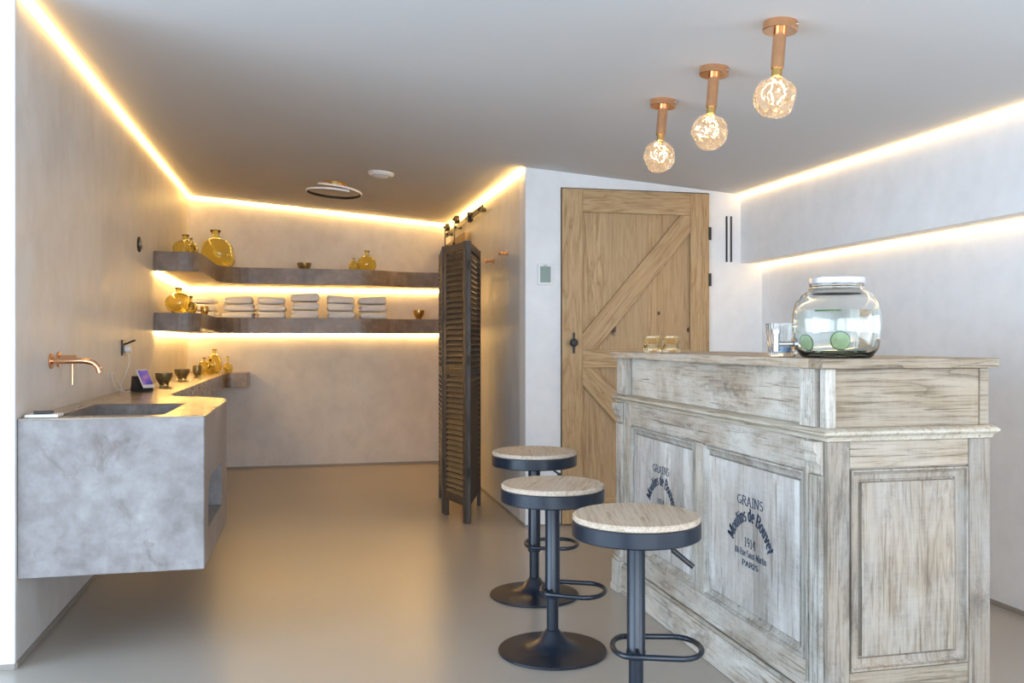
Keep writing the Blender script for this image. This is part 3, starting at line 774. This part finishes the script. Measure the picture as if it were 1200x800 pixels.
# ------------------------------------------------------------------ folding screen
scr = thing('folding_screen', 'dark brown louvred folding screen standing in front of the corridor wall', 'screen', (1.0, 5.95, 0))
def leaf(p, q, z0=.11, z1=1.785, off=0):
    p, q = Vector((*p, 0)), Vector((*q, 0)); d = q-p; L = d.length; ang = math.atan2(d.y, d.x); th_ = .012
    e_ = bpy.data.objects.new('x', None)
    def put(name, bm, mat, parent=scr):
        bmesh.ops.rotate(bm, verts=bm.verts, matrix=Matrix.Rotation(ang, 3, 'Z'), cent=(0,0,0)); bmesh.ops.translate(bm, verts=bm.verts, vec=p)
        return obj(name, bm, mat, parent, world=True, bevel=.0015)
    bpy.data.objects.remove(e_)
    g = .004; sw = .038
    bm = BM(); box(bm, g, g+sw, -th_, th_, .002, z1)
    fr = put('leaf_frame', bm, M['screenwood'])
    bm = fr
    bm = BM(); box(bm, L-g-sw, L-g, -th_, th_, .002, z1); put('stile', bm, M['screenwood'], fr)
    for a, b in ((z1-.055, z1-.004), (.93, .975), (z0, z0+.05)):
        bm = BM(); box(bm, g+sw, L-g-sw, -th_*.85, th_*.85, a, b); put('cross_rail', bm, M['screenwood'], fr)
    bm = BM()
    for a, b in ((z0+.055, .925), (.98, z1-.06)):
        n = int((b-a)/.034)
        for i in range(n):
            zc_ = a+(i+.5)*(b-a)/n
            vs_ = box(bm, g+sw+.001, L-g-sw-.001, -.0035, .0035, -.020, .020)
            bmesh.ops.rotate(bm, verts=vs_, matrix=Matrix.Rotation(math.radians(-34), 3, 'X'), cent=(0,0,0)); bmesh.ops.translate(bm, verts=vs_, vec=(0,0,zc_))
    bmesh.ops.rotate(bm, verts=bm.verts, matrix=Matrix.Rotation(ang, 3, 'Z'), cent=(0,0,0)); bmesh.ops.translate(bm, verts=bm.verts, vec=p)
    obj('louvres', bm, M['slat'], fr, world=True)
    bm = BM(); put('x', BM(), M['slat']) if False else None
leaf((.885, 5.86), (.972, 5.51)); leaf((.980, 5.51), (1.168, 6.14)); leaf((.878, 5.885), (.945, 6.50))
for x, y in ((.876, 5.87), (.976, 5.493)):
    for z in (.3, 1.0, 1.6):
        bm = BM(); tube(bm, [(x, y, z), (x, y, z+.06)], .005, 8); obj('hinge', bm, M['rail'], scr, world=True)

# ------------------------------------------------------------------ bar counter
bar = thing('bar_counter', 'whitewashed worn wooden bar counter with stencilled front panels', 'bar counter', (1.665, 3.08, 0))
F = 1.41; E = 2.215; YFAR = 3.94; XBK = 1.94
def bpart(name, mat, x0, x1, y0, y1, z0, z1, bevel=.0025, label=None):
    bm = BM(); box(bm, x0, x1, y0, y1, z0, z1); return obj(name, bm, mat, bar, world=True, bevel=bevel, label=label)
bpart('countertop', M['top_y'], 1.378, 1.952, 2.262, 3.962, 1.074, 1.102, .003)
bpart('end_board', M['bar_x'], 1.378, 1.952, 2.192, 2.2615, 1.074, 1.102, .003)
bpart('carcass', M['bar_y'], F+.024, XBK-.002, E+.022, YFAR-.004, .05, 1.072)
# upper section
bpart('frieze_board', M['bar_y'], F+.018, F+.028, 2.345, 3.80, .907, 1.073)
bpart('frieze_board', M['bar_x'], F+.028, XBK-.03, E+.010, E+.024, .907, 1.073)
bpart('frieze_board', M['bar_x'], XBK-.03, XBK, E+.006, E+.024, .907, 1.073)
bpart('corner_post', M['bar_z'], F-.006, F+.026, E+.0, E+.03, .907, 1.073)
def carved(y0, y1):
    bm = BM(); box(bm, F-.014, F+.025, y0, y1, .907, 1.073)
    o = obj('carved_pilaster', bm, M['bar_z'], bar, world=True, bevel=.002)
    # raised elongated lozenge
    bm = BM(); m_ = (y0+y1)/2; h0, h1 = .918, 1.062; w_ = (y1-y0)/2-.008
    outp = [(m_, h0+.0), (m_+w_, h0+.03), (m_+w_, h1-.03), (m_, h1), (m_-w_, h1-.03), (m_-w_, h0+.03)]
    a = [bm.verts.new((F-.0145, y, z)) for y, z in outp]; b = [bm.verts.new((F-.021, m_+(y-m_)*.62, .99+(z-.99)*.84)) for y, z in outp]
    for i in range(6): bm.faces.new((a[i], a[(i+1) % 6], b[(i+1) % 6], b[i]))
    bm.faces.new(b); bm.faces.new(a[::-1]); bmesh.ops.recalc_face_normals(bm, faces=bm.faces); obj('lozenge', bm, M['bar_z'], o, world=True)
carved(2.262, 2.340); carved(3.80, 3.885)
bpart('corner_post', M['bar_z'], F-.006, F+.026, 3.90, YFAR, .907, 1.073)
# moulding: half round with step, mitred round the front and end
def moulding(prof, z0, mat, name='moulding', bx=XBK):
    bm = BM(); rings = []
    for o_, z in prof:
        rings.append([bm.verts.new(v) for v in ((bx+o_*.4, E+.03, z0+z), (bx+o_*.4, E-o_, z0+z), (F-o_, E-o_, z0+z), (F-o_, YFAR+o_*.8, z0+z), (F+.03, YFAR+o_*.8, z0+z))])
    for a, b in zip(rings, rings[1:]):
        for i in range(4): bm.faces.new((a[i], a[i+1], b[i+1], b[i]))
    a = rings[0]; b = rings[-1]
    for R_ in (a, b): pass
    for i in range(4):
        pass
    # close top and bottom with L-shaped faces
    for R_, z in ((a, z0+prof[0][1]), (b, z0+prof[-1][1])):
        inner = [bm.verts.new((bx-.02, E+.03, z)), bm.verts.new((F+.03, E+.03, z)), bm.verts.new((F+.03, YFAR-.02, z))]
        bm.faces.new((R_[0], R_[1], R_[2], inner[1], inner[0])); bm.faces.new((R_[2], R_[3], R_[4], inner[2], inner[1]))
    for idx in (0, 4):
        try: bm.faces.new([r[idx] for r in rings])
        except ValueError: pass
    bmesh.ops.recalc_face_normals(bm, faces=bm.faces)
    return obj(name, bm, mat, bar, world=True, smooth=True, angle=40)
hr = [(.004, .030)]+[(.014+.014*math.sin(PI*i/8), .027-.020*i/8) for i in range(9)]+[(.010, .004), (.006, -.006), (.0, -.008)]
moulding(hr, .877, M['mould'])
# lower frame front
bpart('top_rail', M['bar_y'], F, F+.023, 2.333, 3.77, .776, .869)
bpart('bottom_rail', M['bar_y'], F, F+.023, 2.333, 3.77, .134, .222)
bpart('stile', M['bar_z'], F, F+.023, 3.017, 3.091, .223, .775)
bpart('stile', M['bar_z'], F+.002, F+.023, E+.001, 2.332, .134, .869)
bpart('stile', M['bar_z'], F+.002, F+.023, 3.771, YFAR, .134, .869)
pr_f = [(0, -.006), (.003, -.006), (.004, .004), (.010, .004), (.014, -.005), (.024, -.012), (.031, -.014), (.0325, -.020), (.036, -.020), (.038, -.014)]
panels = []
for y0, y1 in ((2.334, 3.016), (3.092, 3.770)):
    bm = BM(); inner = panel_ring(bm, (y0, y1, .2225, .7755), pr_f, lambda u, v, h: (F-h, u, v))
    bmesh.ops.recalc_face_normals(bm, faces=bm.faces)
    o = obj('panel_moulding', bm, M['bar_z'], bar, world=True); 
    bm = BM(); box(bm, F+.005, F+.012, y0+.0375, y1-.0375, .26, .738); panels.append(obj('panel', bm, M['bar_plank'], bar, world=True, bevel=.001))
# lower frame end
bpart('stile', M['bar_endz'], F, 1.479, E, E+.021, .05, .869)
bpart('stile', M['bar_endz'], 1.868, XBK, E, E+.021, .05, .869)
bpart('top_rail', M['bar_x'], 1.4795, 1.8675, E+.002, E+.021, .793, .869)
bpart('bottom_rail', M['bar_x'], 1.4795, 1.8675, E+.002, E+.021, .05, .218)
bm = BM(); panel_ring(bm, (1.48, 1.867, .2185, .7925), [(0,-.008), (.003,-.008), (.004,.003), (.009,.003), (.012,-.006), (.020,-.013), (.034,-.014), (.036,-.019), (.040,-.019), (.042,-.014)], lambda u, v, h: (u, E-h, v))
bmesh.ops.recalc_face_normals(bm, faces=bm.faces); obj('panel_moulding', bm, M['bar_endz'], bar, world=True)
bpart('panel', M['bar_endz'], 1.5215, 1.8255, E+.006, E+.014, .260, .751, .001)
# corbels and fluted pilasters
def corbel(y0, y1):
    bm = BM(); pf = [(0, .868), (.030, .868), (.033, .855), (.031, .842), (.024, .834), (.021, .829), (.024, .823), (.021, .812), (.011, .80), (.006, .787), (.009, .779), (.004, .772), (0, .772)]
    pf = [(x, z) for x, z in pf]
    a = [bm.verts.new((F-x, y0, z)) for x, z in pf]; b = [bm.verts.new((F-x, y1, z)) for x, z in pf]
    bm.faces.new(a); bm.faces.new(b[::-1])
    for i in range(len(pf)): bm.faces.new((a[i], a[(i+1) % len(pf)], b[(i+1) % len(pf)], b[i]))
    bmesh.ops.recalc_face_normals(bm, faces=bm.faces); obj('corbel', bm, M['bar_z'], bar, world=True, bevel=.001)
    w = y1-y0
    for k_, (u0, u1, dx) in enumerate(((.0, .12, .013), (.12, .22, .008), (.22, .78, .013), (.78, .88, .008), (.88, 1, .013))):
        pass
    bm = BM()
    for u0, u1, dx in ((.0, .12, .012), (.12, .22, .007), (.22, .44, .012), (.44, .56, .009), (.56, .78, .012), (.78, .88, .007), (.88, 1, .012)):
        box(bm, F-dx, F+.001, y0+u0*w, y0+u1*w, .175, .771)
    obj('fluted_pilaster', bm, M['bar_z'], bar, world=True)
    # base block with stepped cap
    bm = BM(); box(bm, F-.030, F+.001, y0-.012, y1+.010, .001, .142); box(bm, F-.024, F+.001, y0-.006, y1+.006, .142, .158); box(bm, F-.016, F+.001, y0, y1, .158, .175)
    box(bm, F-.036, F+.001, y0-.018, y1+.014, .001, .030)
    obj('plinth_block', bm, M['bar_z'], bar, world=True, bevel=.002)
corbel(2.236, 2.304); corbel(3.865, 3.932)
bpart('plinth', M['bar_y'], F-.016, F+.001, 2.315, 3.852, .001, .120, .004)
bpart('plinth_cap', M['bar_y'], F-.010, F+.001, 2.305, 3.864, .1205, .1335, .003)
bpart('plinth', M['bar_x'], F, XBK, E-.003, E+.02, .001, .049)
bpart('back_board', M['bar_z'], XBK-.002, XBK+.004, E+.022, YFAR-.004, .001, .868)

# ---- stencil lettering
def arc(cx, cy, rx, ry, a0, a1, n=10):
    return [(cx+rx*math.cos(math.radians(a0+(a1-a0)*i/n)), cy+ry*math.sin(math.radians(a0+(a1-a0)*i/n))) for i in range(n+1)]
X = .70  # x height ratio
G = {  # glyph: (advance, strokes, serifs(x,y,halfwidth))
'G': (.80, [arc(.40,.5,.33,.46,45,320), [(.68,.0),(.68,.40)]], [(.66,.40,.14)]),
'R': (.80, [[(.16,0),(.16,1)], [(.16,.98)]+arc(.40,.75,.24,.23,90,-90,8)+[(.16,.52)], [(.38,.5),(.70,0)]], [(.16,0,.13),(.16,1,.13),(.72,0,.1)]),
'A': (.80, [[(.12,0),(.40,1)], [(.40,1),(.68,0)], [(.2,.32),(.6,.32)]], [(.12,0,.12),(.68,0,.13)]),
'I': (.42, [[(.21,0),(.21,1)]], [(.21,0,.14),(.21,1,.14)]),
'N': (.82, [[(.15,0),(.15,1)], [(.15,1),(.66,0)], [(.66,0),(.66,1)]], [(.15,0,.12),(.15,1,.12),(.66,1,.12)]),
'S': (.66, [arc(.33,.74,.21,.24,30,270,8)+arc(.33,.27,.23,.25,90,-150,8)], []),
'M': (.95, [[(.14,0),(.14,1)], [(.14,1),(.46,.1)], [(.46,.1),(.80,1)], [(.80,1),(.80,0)]], [(.14,0,.11),(.80,0,.13),(.12,1,.1),(.82,1,.1)]),
'B': (.76, [[(.16,0),(.16,1)], [(.16,.98)]+arc(.38,.76,.22,.22,90,-90,8)+[(.16,.54)], [(.16,.52)]+arc(.40,.27,.26,.26,90,-90,8)+[(.16,.02)]], [(.12,0,.09),(.12,1,.09)]),
'P': (.74, [[(.16,0),(.16,1)], [(.16,.98)]+arc(.40,.74,.24,.24,90,-90,8)+[(.16,.5)]], [(.16,0,.14),(.12,1,.1)]),
'L': (.7, [[(.16,0),(.16,1)], [(.16,.02),(.6,.02)]], [(.16,1,.13)]),
'o': (.60, [arc(.30,X/2,.20,X/2,0,360,14)], []),
'u': (.64, [[(.15,X),(.15,.2)]+arc(.30,.2,.15,.18,180,300,6), [(.47,X),(.47,0)]], [(.11,X,.06),(.43,X,.06),(.52,0,.06)]),
'l': (.34, [[(.17,0),(.17,1)]], [(.17,0,.11),(.12,1,.07)]),
'i': (.34, [[(.17,0),(.17,X)], [(.17,.86),(.17,.99)]], [(.17,0,.11),(.12,X,.07)]),
'n': (.66, [[(.15,0),(.15,X)], [(.15,X-.18)]+arc(.32,X-.20,.16,.19,150,0,6)+[(.48,0)]], [(.15,0,.1),(.48,0,.1),(.11,X,.06)]),
's': (.50, [arc(.25,X*.74,.15,X*.24,30,270,6)+arc(.25,X*.26,.17,X*.25,90,-150,6)], []),
'd': (.64, [arc(.28,X/2,.17,X/2,50,310,12), [(.47,0),(.47,1)]], [(.42,1,.07),(.53,0,.06)]),
'e': (.58, [[(.13,X*.52),(.45,X*.52)]+arc(.29,X/2,.18,X/2,10,320,12)], []),
'v': (.60, [[(.10,X),(.30,0)], [(.30,0),(.50,X)]], [(.10,X,.1),(.50,X,.09)]),
't': (.42, [[(.17,.92),(.17,.15)]+arc(.28,.15,.11,.14,180,310,5), [(.05,X),(.34,X)]], []),
'a': (.58, [arc(.27,X*.62,.17,X*.36,150,0,6)+[(.44,0)], arc(.28,X*.27,.16,X*.27,70,290,8)], [(.48,0,.06)]),
'r': (.46, [[(.15,0),(.15,X)], [(.15,X-.2)]+arc(.30,X-.2,.15,.18,150,50,5)], [(.15,0,.11),(.11,X,.06)]),
'1': (.46, [[(.24,0),(.24,1),(.10,.84)]], [(.24,0,.14)]),
'9': (.60, [arc(.29,.70,.19,.28,0,360,12), [(.48,.70)]+arc(.24,.55,.24,.53,10,-80,7)], []),
'4': (.62, [[(.42,0),(.42,1)], [(.42,1),(.06,.30)], [(.06,.30),(.56,.30)]], [(.42,0,.13)]),
'0': (.60, [arc(.30,.5,.19,.48,0,360,14)], []),
'6': (.60, [arc(.30,.30,.19,.28,0,360,12), [(.11,.30)]+arc(.36,.45,.25,.53,170,80,7)], []),
'-': (.40, [[(.08,.36),(.32,.36)]], []), ' ': (.32, [], []),
}
def lettering(bm, text, height, width, thick, thin, place):
    adv = sum(G[c][0] for c in text); sx_ = width/adv; cur = -width/2
    def ribbon2(pts, thin):
        # subdivide
        pp = []
        for (x0_, y0_), (x1_, y1_) in zip(pts, pts[1:]):
            n = max(1, int(math.hypot(x1_-x0_, y1_-y0_)/.25))
            for i in range(n): pp.append((x0_+(x1_-x0_)*i/n, y0_+(y1_-y0_)*i/n))
        pp.append(pts[-1]); L_ = []; R_ = []
        for i, (x, y) in enumerate(pp):
            a = pp[max(0, i-1)]; b = pp[min(len(pp)-1, i+1)]
            dx, dy = b[0]-a[0], b[1]-a[1]; ln = math.hypot(dx, dy) or 1
            w = thin+(thick-thin)*abs(dy)/ln; w *= .5
            L_.append((x-dy/ln*w/sx_, y+dx/ln*w/height)); R_.append((x+dy/ln*w/sx_, y-dx/ln*w/height))
        return L_, R_
    for c in text:
        a_, strokes, serifs = G[c]
        st_ = [(q, thin) for q in strokes]+[([(x-w*1.1, y), (x+w*1.1, y)], thin*1.25) for x, y, w in serifs]
        for s, thn in st_:
            L_, R_ = ribbon2(s, thn)
            lv = [bm.verts.new(place(cur+x*sx_, y*height)) for x, y in L_]; rv = [bm.verts.new(place(cur+x*sx_, y*height)) for x, y in R_]
            for i in range(len(lv)-1): bm.faces.new((lv[i], lv[i+1], rv[i+1], rv[i]))
        cur += a_*sx_
def stencil(parent, yc):
    xf = F+.005-.0006
    bm = BM()
    flat = lambda z0: (lambda u, v: (xf, yc-u, z0+v))
    lettering(bm, 'GRAINS', .030, .178, .0062, .0026, flat(.606))
    Rr = .125; zc_ = .432
    def onarc(u, v):
        a = u/(Rr+.018); r = Rr+v
        return (xf, yc-r*math.sin(a), zc_+r*math.cos(a))
    lettering(bm, 'Moulins de Bouvet', .042, .350, .0100, .0040, onarc)
    lettering(bm, '1914', .030, .078, .0055, .0024, flat(.470))
    lettering(bm, '106 Rue Saint-Martin', .021, .215, .0040, .0019, flat(.437))
    lettering(bm, 'PARIS', .016, .112, .0072, .0026, flat(.406))
    # faint flourish beneath the top word and dots
    obj('stencil_lettering', bm, M['ink'], parent, world=True)
stencil(panels[0], 2.672); stencil(panels[1], 3.43)

# ------------------------------------------------------------------ bar stools
def ang_ring(a_neg, a_pos, hw, n=10):
    """closed loop around the column in plan: from -a_neg to a_pos, half width hw"""
    pts = []
    rr = hw*.95
    for i in range(n+1):
        t_ = -PI/2+PI*i/n; pts.append((a_pos-rr*.75+rr*.75*math.cos(t_), hw*math.sin(t_)))
    for i in range(n+1):
        t_ = PI/2+PI*i/n; pts.append((-a_neg+rr*.5+rr*.5*math.cos(t_), hw*math.sin(t_)*(.85 if math.sin(t_) < 0 else 1)))
    return pts
def make_stool(zs, an):
    s = thing('bar_stool', '', 'stool')
    bm = BM(); lathe(bm, [(0, zs-.018), (.187, zs-.018), (.190, zs-.015), (.190, zs-.004), (.186, zs), (0, zs)], 56); obj('seat', bm, M['seatwood'], s, smooth=True)
    bm = BM(); lathe(bm, [(0, zs-.068), (.150, zs-.068), (.188, zs-.066), (.1925, zs-.062), (.1925, zs-.020), (.190, zs-.0185), (0, zs-.0185)], 56); obj('seat_rim', bm, M['blackmetal'], s, smooth=True)
    bm = BM(); lathe(bm, [(0, .200), (.0285, .200), (.0295, .203), (.0295, .222), (.0275, .225), (.0275, zs-.0685), (0, zs-.0685)], 32); obj('outer_column', bm, M['blackmetal'], s, smooth=True)
    bm = BM(); lathe(bm, [(0, .06), (.022, .06), (.022, .1995), (0, .1995)], 28); obj('gas_lift', bm, M['blackmetal'], s, smooth=True)
    bm = BM(); P = [(0, .001), (.200, .001), (.203, .004), (.200, .009)]
    for i in range(1, 13):
        t_ = i/12; P.append((.200-.166*t_, .009+.010*t_+.050*t_**5))
    P += [(.030, .074), (.026, .080), (.0222, .082), (0, .082)]
    lathe(bm, P, 56); obj('base', bm, M['blackmetal'], s, smooth=True)
    bm = BM(); tube(bm, [(x, y, .232) for x, y in ang_ring(an, .195, .098)], .0085, 10, closed=True)
    tube(bm, [(0, -.075, .232), (0, .075, .232)], .006, 8); obj('footrest', bm, M['blackmetal'], s, smooth=True)
    bm = BM(); tube(bm, smooth_path([(.05, -.015, zs-.072), (.085, -.022, zs-.085), (.16, -.035, zs-.145)], 6), .0045, 8); tube(bm, [(.105, -.026, zs-.101), (.165, -.036, zs-.149)], .008, 10); obj('lever', bm, M['black'], s, smooth=True)
    return s
spec = [((.958, 2.516), .632, -.25, 'bar stool with round wood seat nearest the front, cut off at its foot'),
        ((.883, 3.183), .624, -.42, 'bar stool with round wood seat in the middle, whole black round base in view'),
        ((.997, 3.903), .655, -.20, 'bar stool with round wood seat farthest back, nearest the folding screen')]
for (x, y), zs, rz, lab in spec:
    s = make_stool(zs, .07 if zs == .632 else .040); s.location = (x, y, 0); s.rotation_euler = (0,0,rz); s['label'] = lab; s['group'] = 'adjustable bar stools at the counter'

# ------------------------------------------------------------------ things on the bar
ZC = 1.103
jar = thing('drink_dispenser', 'big glass drink jar with tap, filled with water and lime slices', 'jar', (1.508, 2.325, ZC))
outp = [(0,0), (.092,0), (.100,.004), (.116,.028), (.124,.06), (.1255,.095), (.124,.130), (.116,.160), (.100,.183), (.084,.194), (.076,.198), (.078,.203), (.075,.207), (.075,.216)]
inp = [(.072,.216), (.072,.204), (.072,.197), (.080,.190), (.096,.179), (.112,.157), (.120,.129), (.1215,.095), (.120,.06), (.112,.030), (.096,.010), (.088,.008), (0,.012)]
bm = BM(); lathe(bm, outp+inp, 56); jb = obj('jar_body', bm, M['clear'], jar, smooth=True, angle=80)
bm = BM(); lathe(bm, [(0,.0125), (.080,.0115), (.086,.0135), (.082,.0185), (0,.0175)], 48); obj('green_base', bm, M['greenglass'], jar, smooth=True)
bm = BM(); lathe(bm, [(0,.0192), (.088,.0192), (.098,.0215), (.1105,.032), (.1185,.06), (.1200,.095), (.1185,.128), (.1168,.137), (0,.137)], 56); obj('water', bm, M['water'], jar, smooth=True, angle=60)
bm = BM(); lathe(bm, [(0,.2165), (.076,.2165), (.0775,.215), (.079,.217), (.079,.231), (.076,.234), (0,.2345)], 48); obj('lid', bm, plain('brushed_white_lid', (.72,.73,.75), .3, .6), jar, smooth=True)
# tap points to the left side of the picture
d_ = Vector((-.97, .18, 0)).normalized()
bm = BM(); c0 = d_*.119+Vector((0,0,.040)); tube(bm, [c0, c0+d_*.010], .017, 16); tube(bm, [c0+d_*.010, c0+d_*.060], .0075, 12); tube(bm, [c0+d_*.060+Vector((0,0,-.022)), c0+d_*.060+Vector((0,0,.030))], .010, 14); tube(bm, [c0+d_*.06+Vector((0,0,.03)), c0+d_*.06+Vector((0,0,.042))], .014, 12)
obj('tap', bm, M['chrome'], jar, smooth=True)
def lime(loc, nrm_, r, lab):
    n_ = Vector(nrm_).normalized(); q = Vector((0,0,1)).rotation_difference(n_).to_matrix().to_4x4()
    t_ = thing('lime_slice', lab, 'lime slice', Vector(jar.location)+Vector(loc), group='lime slices in the drink jar')
    bm = BM(); lathe(bm, [(0,-.002), (r*.90,-.002), (r*.90,.002), (0,.002)], 28, mat=q)
    obj('flesh', bm, M['limeflesh'], t_, smooth=True)
    bm = BM(); lathe(bm, [(r*.82,-.0024), (r*.90,-.0024), (r*.90,.0024), (r*.82,.0024), (r*.82,-.0024)], 28, mat=q)
    for g in range(8):
        a = g*PI/4
        for zz in (-.0023, .0023): tube(bm, [q @ Vector((r*.08*math.cos(a), r*.08*math.sin(a), zz)), q @ Vector((r*.83*math.cos(a), r*.83*math.sin(a), zz))], .0005, 4)
    obj('pith', bm, M['limepith'], t_)
    bm = BM(); lathe(bm, [(r*.90,-.0023), (r,-.002), (r,.002), (r*.90,.0023), (r*.90,-.0023)], 28, mat=q); obj('rind', bm, M['limerind'], t_, smooth=True)
lime((-.045,-.087,.050), (-.25,-.95,.0), .027, 'whole round lime slice at the lower left front of the jar')
lime((.100,-.030,.108), (.8,-.62,.1), .024, 'lime slice high against the right side of the jar')
lime((-.098,-.010,.045), (-.95,-.25,-.1), .024, 'lime slice low at the left side of the jar behind the tap')
lime((.0,.03,.1335), (0,.03,1), .026, 'lime slice floating flat at the water surface')
# ribbed tumbler with blue base
def ribbed(h, r0, r1, loc, lab, mat, foot=None, group=None, waist=None):
    t_ = thing('tumbler', lab, 'glass', loc, group=group)
    wob = lambda a, z: 1+.022*math.cos(22*a)
    bm = BM()
    if waist is None: P = [(0,.001), (r0*.96,.001), (r0,.005), (r1,h), (r1-.0025,h), (r0-.004,.014), (0,.014)]
    else:
        w_ = waist; P = [(0,.001), (r0*.97,.001), (r0,.004), (r0,h*.36), (r0*.90,h*.45), (r0*.90,h*.52), (r1,h*.64), (r1,h), (r1-.0025,h), (r1-.003,h*.66), (r0*.84,h*.53), (r0*.84,h*.44), (r0*.9,h*.3), (r0*.9,.010), (0,.010)]
    lathe(bm, P, 88, wob=wob); o = obj('glass_body', bm, mat, t_, smooth=True, angle=60)
    if foot:
        bm = BM(); lathe(bm, [(0,.0145), (r0-.0065,.0145), (r0-.0048,.024), (r0-.006,.031), (0,.029)], 40); obj('blue_foot', bm, foot, t_, smooth=True)
    return t_
ribbed(.103, .041, .048, (1.435, 2.505, ZC), 'clear ribbed tumbler with blue bottom left of the drink jar', M['clear'], M['blueglass'])
ribbed(.070, .036, .037, (1.434, 3.57, ZC), 'left of two low amber-banded ribbed glasses at the far end of the bar', M['palamber'], group='low amber glasses', waist=1)
ribbed(.070, .036, .037, (1.514, 3.555, ZC), 'right of two low amber-banded ribbed glasses at the far end of the bar', M['palamber'], group='low amber glasses', waist=1)

# ------------------------------------------------------------------ light
w = bpy.data.worlds.new('sky'); scene.world = w; w.use_nodes = True
bg = w.node_tree.nodes['Background']; bg.inputs['Color'].default_value = (.62,.78,1,1); bg.inputs['Strength'].default_value = 1.2
def area(name, loc, rot, sx_, sy_, power, col):
    L = bpy.data.lights.new(name, 'AREA'); L.shape = 'RECTANGLE'; L.size = sx_; L.size_y = sy_; L.energy = power; L.color = col
    o = bpy.data.objects.new(name, L); COL.objects.link(o); o.location = loc; o.rotation_euler = rot; return o
area('daylight_front_windows', (-.2, YF-4.5, 1.5), (PI/2, 0, 0), 9, 3.4, 620, (.76,.87,1))
area('daylight_side_window', (-4.25, .3, 1.2), (0, -PI/2, 0), 2.1, 5.6, 250, (.62,.80,1))
area('daylight_right_window', (XR+.3, -.25, .95), (0, PI/2, 0), 1.3, 3.7, 60, (.78,.88,1))
# ------------------------------------------------------------------ camera
cam = bpy.data.cameras.new('camera'); co = bpy.data.objects.new('camera', cam); COL.objects.link(co); scene.camera = co
cam.sensor_width = 36; cam.lens = 36*1040/1200; cam.clip_start = .05
co.location = (0, 0, 1.15); co.rotation_euler = (PI/2, 0, -math.atan2(.2231, .9748))
scene.view_settings.view_transform = 'Standard'; scene.view_settings.look = 'None'; scene.view_settings.gamma = 1
scene.view_settings.use_curve_mapping = False; scene.view_settings.exposure = 0.25
scene.cycles.use_denoising = True; scene.cycles.max_bounces = 12; scene.cycles.transmission_bounces = 10; scene.cycles.glossy_bounces = 5; scene.cycles.diffuse_bounces = 5
scene.cycles.sample_clamp_indirect = 6; scene.cycles.caustics_reflective = True; scene.cycles.caustics_refractive = True
